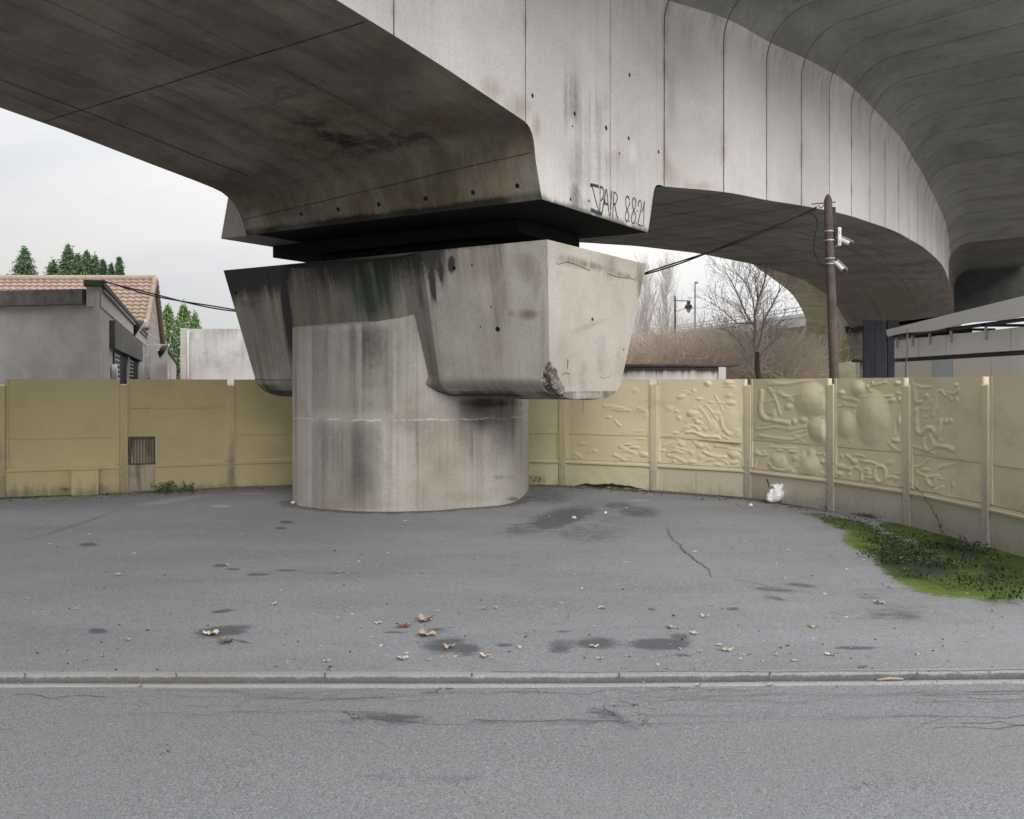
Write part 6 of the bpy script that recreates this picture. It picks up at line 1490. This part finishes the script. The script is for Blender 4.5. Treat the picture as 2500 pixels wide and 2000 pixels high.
LF = [(517, 1552, 46, 'pale domed dead leaf at the edge of the left dark stain', M_LEAFP, 3, .9), (553, 1571, 44, 'dark crumpled leaf just right of the pale domed leaf', M_LEAFD, 5, .7), (1035, 1518, 52, 'long tan leaf, farthest of the cluster in front of the pier', None, 5, .6), (987, 1532, 38, 'dark brown curled leaf, leftmost of the central cluster', M_LEAFD, 5, .9), (1040, 1553, 58, 'broad flat tan leaf in the middle of the central cluster', None, 5, .25), (1096, 1583, 36, 'orange tan leaf standing up on the central dark stain', None, 5, 1.6), (982, 1612, 30, 'crumpled pale leaf nearest the kerb below the cluster', M_LEAFP, 5, 1.0), (1182, 1605, 32, 'small shredded leaf right of the central dark stain', M_LEAFP, 5, .5), (1183, 1487, 18, 'yellowish leaf scrap behind the central cluster', M_LEAFY, 3, .3), (1472, 1486, 22, 'square tan leaf lying alone right of the yellowish scrap', M_LEAFP, 3, .3), (1638, 1534, 28, 'tan notched leaf above the right hand dark stain', None, 4, .5), (1694, 1549, 26, 'narrow tan leaf right of the notched one', M_LEAFP, 2, .4), (1720, 1508, 22, 'grey brown curled leaf farther back on the right', M_LEAFP, 3, .8), (1450, 1581, 24, 'thin bent leaf between the two right dark stains', M_LEAFP, 2, .5), (2148, 1474, 32, 'pinkish tan leaf on the asphalt below the moss', None, 4, .6), (2173, 1434, 16, 'tiny pink leaf just below the moss patch', None, 3, .4), (1985, 1534, 24, 'pink brown leaf far right of the stains', None, 4, .4), (2028, 1601, 24, 'pale oval leaf near the kerb at the right', M_LEAFP, 2, .3), (2330, 1380, 20, 'pale yellow leaf lying on the dark green patch', M_LEAFY, 2, .2), (669, 1477, 24, 'small pale curled leaf left of centre', M_LEAFP, 2, .8), (291, 1405, 20, 'pale leaf alone far back on the left', M_LEAFP, 4, .3), (313, 1565, 18, 'small white leaf at the left front', M_LEAFP, 4, .9), (343, 1662, 16, 'small orange leaf in the gutter at the left', None, 2, 1.2), (1704, 1660, 16, 'pale leaf caught against the kerb on the right', M_LEAFP, 3, .6), (1880, 1659, 18, 'pale crumpled leaf in the gutter farther right', M_LEAFP, 4, .6), (2104, 1631, 18, 'dark curled leaf on the kerb top at the right', M_LEAFD, 2, .8), (796, 1617, 18, 'grey broken leaf left of the cluster near the kerb', M_LEAFP, 4, .6), (924, 1524, 22, 'thin pale leaf left of the curled brown leaf', M_LEAFP, 2, .2), (1775, 1590, 30, 'long ragged pale leaf near the kerb', M_LEAFP, 5, .3), (1895, 1601, 14, 'small pale oval leaf right of the ragged one', M_LEAFP, 2, .4), (1708, 1592, 14, 'small curled leaf left of the ragged one', M_LEAFP, 3, .7), (1465, 1610, 16, 'small pale leaf pair scrap close to the kerb', M_LEAFP, 3, .4)]
for x, y, w_, lab, mt, lb, cu in LF: leaf(x, y, w_*.92, lab, mt, lb, cu)
# crumbs of litter
mb = MB()
def crumb(mb, x, y, sz, z=.004):
    c = gnd(x, y, z); a = R.uniform(0, 6.28); w_ = sz; l_ = sz*R.uniform(.8, 2.2); h_ = sz*R.uniform(.1, .45)
    ux = Vector((math.cos(a), math.sin(a), 0)); uy = Vector((-math.sin(a), math.cos(a), 0))
    p = [c+ux*l_*.5, c+uy*w_*.5+ux*l_*R.uniform(-.3, .3), c-ux*l_*.5, c-uy*w_*.5+ux*l_*R.uniform(-.3, .3)]
    mb.prism(p, [q+Vector((R.uniform(-.2, .2)*sz, R.uniform(-.2, .2)*sz, h_*R.uniform(.4, 1.2))) for q in p])
for i in range(650):
    x = R.uniform(60, 2450); y = 1225+(R.random()**.9)*410
    g = gnd(x, y)
    if (g.x+1.5)**2/3.6+(g.y-14.9)**2/3 < 1: continue
    sz = R.choice((.005, .006, .008, .010, .014)) if i % 10 else R.uniform(.016, .03)
    crumb(mb, x, y, sz)
tag(mb.build('litter_crumbs', plain('pale_crumbs', (.48, .45, .41), (.36, .33, .29), 9, .9)), 'pale crumbs and leaf scraps scattered over the asphalt', None, None, 'stuff')
mb = MB()
for i in range(900):
    if i % 3: 
        x = R.choice((R.uniform(1290, 1720), R.uniform(1560, 2060), R.uniform(0, 700))); j = int(np.argmin([abs(CX+F*(a[0]+b[0])/(a[1]+b[1])-x) for a, b, _, _ in wdirs])); a, b, d, n_ = wdirs[j]
        k_ = R.random(); q = a*(1-k_)+b*k_+n_*(.06+abs(R.gauss(0, .28))); x, y = CX+F*q[0]/q[1], HZ+F*EYE/q[1]
    else: x, y = R.uniform(60, 2450), R.uniform(1225, 1640)
    crumb(mb, x, y, R.uniform(.008, .03) if i % 3 else R.uniform(.006, .016))
tag(mb.build('dark_debris', plain('dark_debris', (.055, .042, .03), (.03, .025, .02), 9, .95)), 'dark rotten leaf litter along the foot of the wall', None, None, 'stuff')
mb = MB()
for i in range(520):
    if i % 2: x = R.uniform(0, 2500); y = R.choice((R.uniform(1659, 1668), R.uniform(1630, 1641))); z = -.035 if y > 1650 else .004
    else:
        q = R.choice(SH); an = R.uniform(0, 6.28); x = CX+F*(q.x+R.gauss(0, .2))/(q.y-abs(R.gauss(.06, .1))); y = HZ+F*EYE/(q.y-abs(R.gauss(.06, .1))); z = .004
    crumb(mb, x, y, R.uniform(.004, .012), z)
tag(mb.build('grit', plain('grey_grit', (.34, .32, .29), (.14, .13, .11), 30, .95)), 'grit and small chips gathered along the kerb and the pier foot', None, None, 'stuff')
# white plastic bag
def bagmat():
    s = NT('thin_white_plastic'); v = s.coord('Object')
    m = s.bsdf((.82, .82, .84), .32, s.bump(s.noise(v, 16, 5, .6, 1.0), .5, .02), .5)
    s.b.inputs['Transmission Weight'].default_value = .12; s.b.inputs['Subsurface Weight'].default_value = .0
    return m
c = gnd(1887, 1228)
bag = thing('plastic_bag', 'crumpled white plastic bag lying against the foot of the wall', 'bag', c)
n1_, n2_ = 40, 26; P_ = np.zeros((n2_, n1_, 3))
for i in range(n2_):
    v_ = i/(n2_-1); th = math.pi*v_
    for j in range(n1_):
        t = 2*math.pi*j/(n1_-1)
        r_ = math.sin(th)**.8*(1+.10*math.sin(5*t+v_*4))
        p = Vector((r_*math.cos(t)*.135, r_*math.sin(t)*.11, .115*(1-math.cos(th))))
        k_ = mnoise.fractal(Vector((math.cos(t)*r_*1.6, math.sin(t)*r_*1.6, v_*2.4)), .7, 2.1, 5); rid = abs(mnoise.noise(Vector((math.cos(t)*r_*2.6+4, math.sin(t)*r_*2.6, v_*3.6))))
        p *= 1+.26*k_-.16*rid
        p.x += .07*v_; p.z = max(0.006, p.z*.95)
        P_[i, j] = p+c
mb = MB(); mb.grid(P_); mb.build('bag_body', bagmat(), bag, smooth=True)
mb = MB(); E_ = np.zeros((9, 14, 3))
for i in range(9):
    for j in range(14):
        t = -1.1+2.2*j/13; r_ = .05+.012*i+.012*math.sin(j*2.3+i)
        E_[i, j] = c+Vector((.075+math.sin(t)*r_*.9, .02*math.sin(j*1.7)-.02, .17+.014*i+.012*math.sin(j*1.9+i*.4)))
mb.grid(E_); mb.build('bag_handle', bagmat(), bag, smooth=True)
mb = MB()
def lump(mb, c, r_, seed, flat=.7):
    P_ = []
    for i in range(9):
        th = math.pi*i/8; row = []
        for j in range(14):
            t = 2*math.pi*j/13; d = Vector((math.sin(th)*math.cos(t), math.sin(th)*math.sin(t), -math.cos(th)))
            k_ = 1+.35*mnoise.fractal(d*1.3+Vector((seed, 0, 0)), .6, 2, 4); row.append(Vector(c)+Vector((d.x*r_*k_, d.y*r_*k_, (d.z*k_+.8)*r_*flat)))
        P_.append(row)
    mb.grid(P_)
for x, y, r_, lab in ((1833, 1236, .03, 'small white scrap of plastic left of the bag'), (1401, 1267, .03, 'small white scrap on the dark stain beside the pier'), (716, 1231, .035, 'white stone at the left foot of the pier'), (1478, 1254, .022, 'tiny white scrap farther right on the dark stain')):
    mb = MB(); lump(mb, gnd(x, y), r_, x); tag(mb.build('white_scrap', M_PLAST, smooth=True, auto=40), lab, 'litter', 'white scraps on the forecourt')
mb = MB(); a = gnd(2140, 1660, -.03); b = gnd(2205, 1658, -.03); mb.tube([a, a.lerp(b, .5)+Vector((0, .002, .006)), b], [.006, .009, .005], 7); tag(mb.build('dry_stick', plain('dry_stick', (.36, .31, .22)), smooth=True), 'pale dry stick lying in the gutter at the right', 'stick')
# moss cushions and low plants in the corner
M_LOWP = leaf_mat('low_plants', (.022, .042, .014), (.05, .075, .022), (.016, .030, .012))
mb = MB(); pts = []; sz = []
zones = [(2230, 1372, 140, 46, 10), (2230, 1372, 140, 46, 10), (2250, 1375, 120, 40, 10), (2300, 1340, 80, 20, 18), (2400, 1372, 90, 26, 14), (2230, 1352, 118, 40, 14), (2290, 1390, 110, 46, 12), (2200, 1330, 110, 20, 10), (2110, 1290, 110, 16, 8), (2350, 1345, 90, 30, 14), (2430, 1420, 110, 50, 12), (2170, 1350, 70, 30, 8)]
k = 0
while k < 9000:
    cx, cy, rx, ry, an = R.choice(zones); a = R.uniform(0, 6.28); q = math.sqrt(R.random()); dx, dy = rx*q*math.cos(a), ry*q*math.sin(a); t = math.radians(an)
    x, y = cx+dx*math.cos(t)-dy*math.sin(t), cy+dx*math.sin(t)+dy*math.cos(t)
    g = gnd(x, y); nz_ = mnoise.fractal(g*1.6, .6, 2, 3)
    k += 1
    if nz_ < -.10+.25*(q > .8): continue
    if g.x > 5.1: continue
    hh = R.uniform(.0, .05)*(1+nz_); pts.append(g+Vector((0, 0, hh))); sz.append(R.uniform(.012, .040))
foliage(mb, pts, sz, .7, .6)
tag(mb.build('low_plants', M_LOWP), 'dark green low plants covering the mossy corner', None, None, 'stuff')
# weeds
M_WEED = leaf_mat('weed_leaves', (.05, .10, .03), (.085, .14, .05), (.035, .07, .025))
weed = thing('weed_plant', 'low bushy green weed at the foot of the wall beside the hatch', 'weed', gnd(405, 1205))
mb = MB(); mbs = MB()
for i in range(26):
    x = R.choice((R.uniform(380, 432), R.uniform(385, 425), R.uniform(432, 482))); b = gnd(x, 1203+R.uniform(-5, 4)); H = R.uniform(.06, .20)*(1 if x < 435 else .8)
    tip = b+Vector((R.gauss(0, .06), R.gauss(0, .04)-.02, H)); mbs.tube([b, b.lerp(tip, .6)+Vector((0, 0, .02)), tip], .003, 3, cap=False)
    for k in range(15): q = R.uniform(.25, 1.05); foliage(mb, [b.lerp(tip, q)+Vector((R.gauss(0, .022), R.gauss(0, .022), R.gauss(0, .012)))], [R.uniform(.022, .05)], .4, .6)
tag(mbs.build('stems', M_WEED, weed), None, None, None, 'stuff'); mb.build('leaves', M_WEED, weed)
cw = thing('climbing_weed', 'thin wispy weed leaning across the wall above the moss at the right', 'weed', gnd(2305, 1300))
a, b, d, n_ = wdirs[12]; pn3 = Vector((n_[0], n_[1], 0)); p0 = Vector((*(a+n_*.11), .3))
stem = [on_plane(x, y, p0, pn3, 0) for x, y in ((2302, 1304), (2290, 1270), (2272, 1238), (2252, 1208), (2235, 1190), (2222, 1180))]
mb = MB(); mb.tube(stem, [.004, .004, .0035, .003, .002, .001], 5); mb.build('stem', plain('weed_stem', (.12, .12, .05)), cw, smooth=True)
mb = MB()
for i in range(150):
    q = R.random()**1.2*(len(stem)-1.01); j = int(q); p = stem[j].lerp(stem[j+1], q-j); foliage(mb, [p+Vector((R.gauss(0, .02), R.gauss(0, .015), R.gauss(0, .02)))], [R.uniform(.012, .045)*(1-.12*j)], -.2, .5)
mb.build('leaves', leaf_mat('wispy_leaves', (.09, .11, .04), (.14, .15, .06), (.07, .08, .03)), cw)
mb = MB()
for i in range(160):
    x = R.uniform(100, 330); b = gnd(x, np.interp(x, [100, 150, 330], [1222, 1219, 1206])+R.uniform(-4, 5)); t = b+Vector((R.gauss(0, .06), R.gauss(0, .04), R.uniform(.005, .05))); mb.tube([b, b.lerp(t, .5)+Vector((0, 0, .012)), t], .0025, 3, cap=False)
tag(mb.build('dry_grass', plain('dry_grass', (.40, .37, .26), (.25, .24, .13), 8, .9)), 'dry straw and grass wisps at the foot of the left wall', None, None, 'stuff')
# ================================================================== CAMERA / LIGHT / WORLD
cam = bpy.data.cameras.new('camera'); co = bpy.data.objects.new('camera', cam); COL.objects.link(co)
cam.sensor_width = 36; cam.lens = F/2500*36; cam.shift_y = -(1000-HZ)/2500*1.0
cam.clip_end = 3000; cam.clip_start = .05
co.location = (0, 0, EYE); co.rotation_euler = (math.radians(90), 0, 0); scene.camera = co
SUN = Vector((.22, -.78, .56)).normalized()
el = math.asin(SUN.z); az = math.atan2(SUN.x, SUN.y)
w = bpy.data.worlds.new('World'); scene.world = w; w.use_nodes = True
t = w.node_tree; t.nodes.clear()
s = NT.__new__(NT); s.t = t; s.m = None
sky = s.n('ShaderNodeTexSky', sky_type='NISHITA', sun_disc=False, sun_elevation=el, sun_rotation=az, dust_density=4.0, air_density=1.0)
g = s.n('ShaderNodeTexCoord').outputs['Generated']
z = s.sep(g)[2]
dirv = s.map(g, (1, 1, 2.6))
c1 = s.noise(dirv, 1.5, 7, .55, .5)
bw = s.n('ShaderNodeRGBToBW'); s.set(bw.inputs[0], sky.outputs[0])
over = s.mix(s.ss(c1, .36, .66), (.82, .845, .90), (1.02, .995, .97))
gain = s.math('ADD', 4.9, s.math('MULTIPLY', s.math('MAXIMUM', z, 0.0), 11.5))   # overcast: the zenith is brighter than the horizon
side = s.math('ADD', 1.0, s.math('MULTIPLY', s.sep(g)[0], .36))
cloud = s.vmath('SCALE', over); cloud_node = cloud.node; s.set(cloud_node.inputs['Scale'], s.math('MULTIPLY', gain, side))
fin = s.mix(.93, sky.outputs[0], cloud)
bg = s.n('ShaderNodeBackground'); s.set(bg.inputs[0], fin); bg.inputs[1].default_value = .1
ow = s.n('ShaderNodeOutputWorld'); t.links.new(bg.outputs[0], ow.inputs[0])
sl = bpy.data.lights.new('sun', 'SUN'); sl.energy = 1.5; sl.angle = math.radians(35); sl.color = (1, .98, .95)
so = bpy.data.objects.new('sun', sl); COL.objects.link(so); so.rotation_euler = SUN.to_track_quat('Z', 'Y').to_euler(); so.location = (0, 0, 30)
scene.view_settings.view_transform = 'Standard'; scene.view_settings.look = 'None'; scene.view_settings.gamma = 1; scene.view_settings.exposure = 0.62
scene.render.engine = 'CYCLES'
scene.cycles.max_bounces = 8; scene.cycles.diffuse_bounces = 5; scene.cycles.use_denoising = True
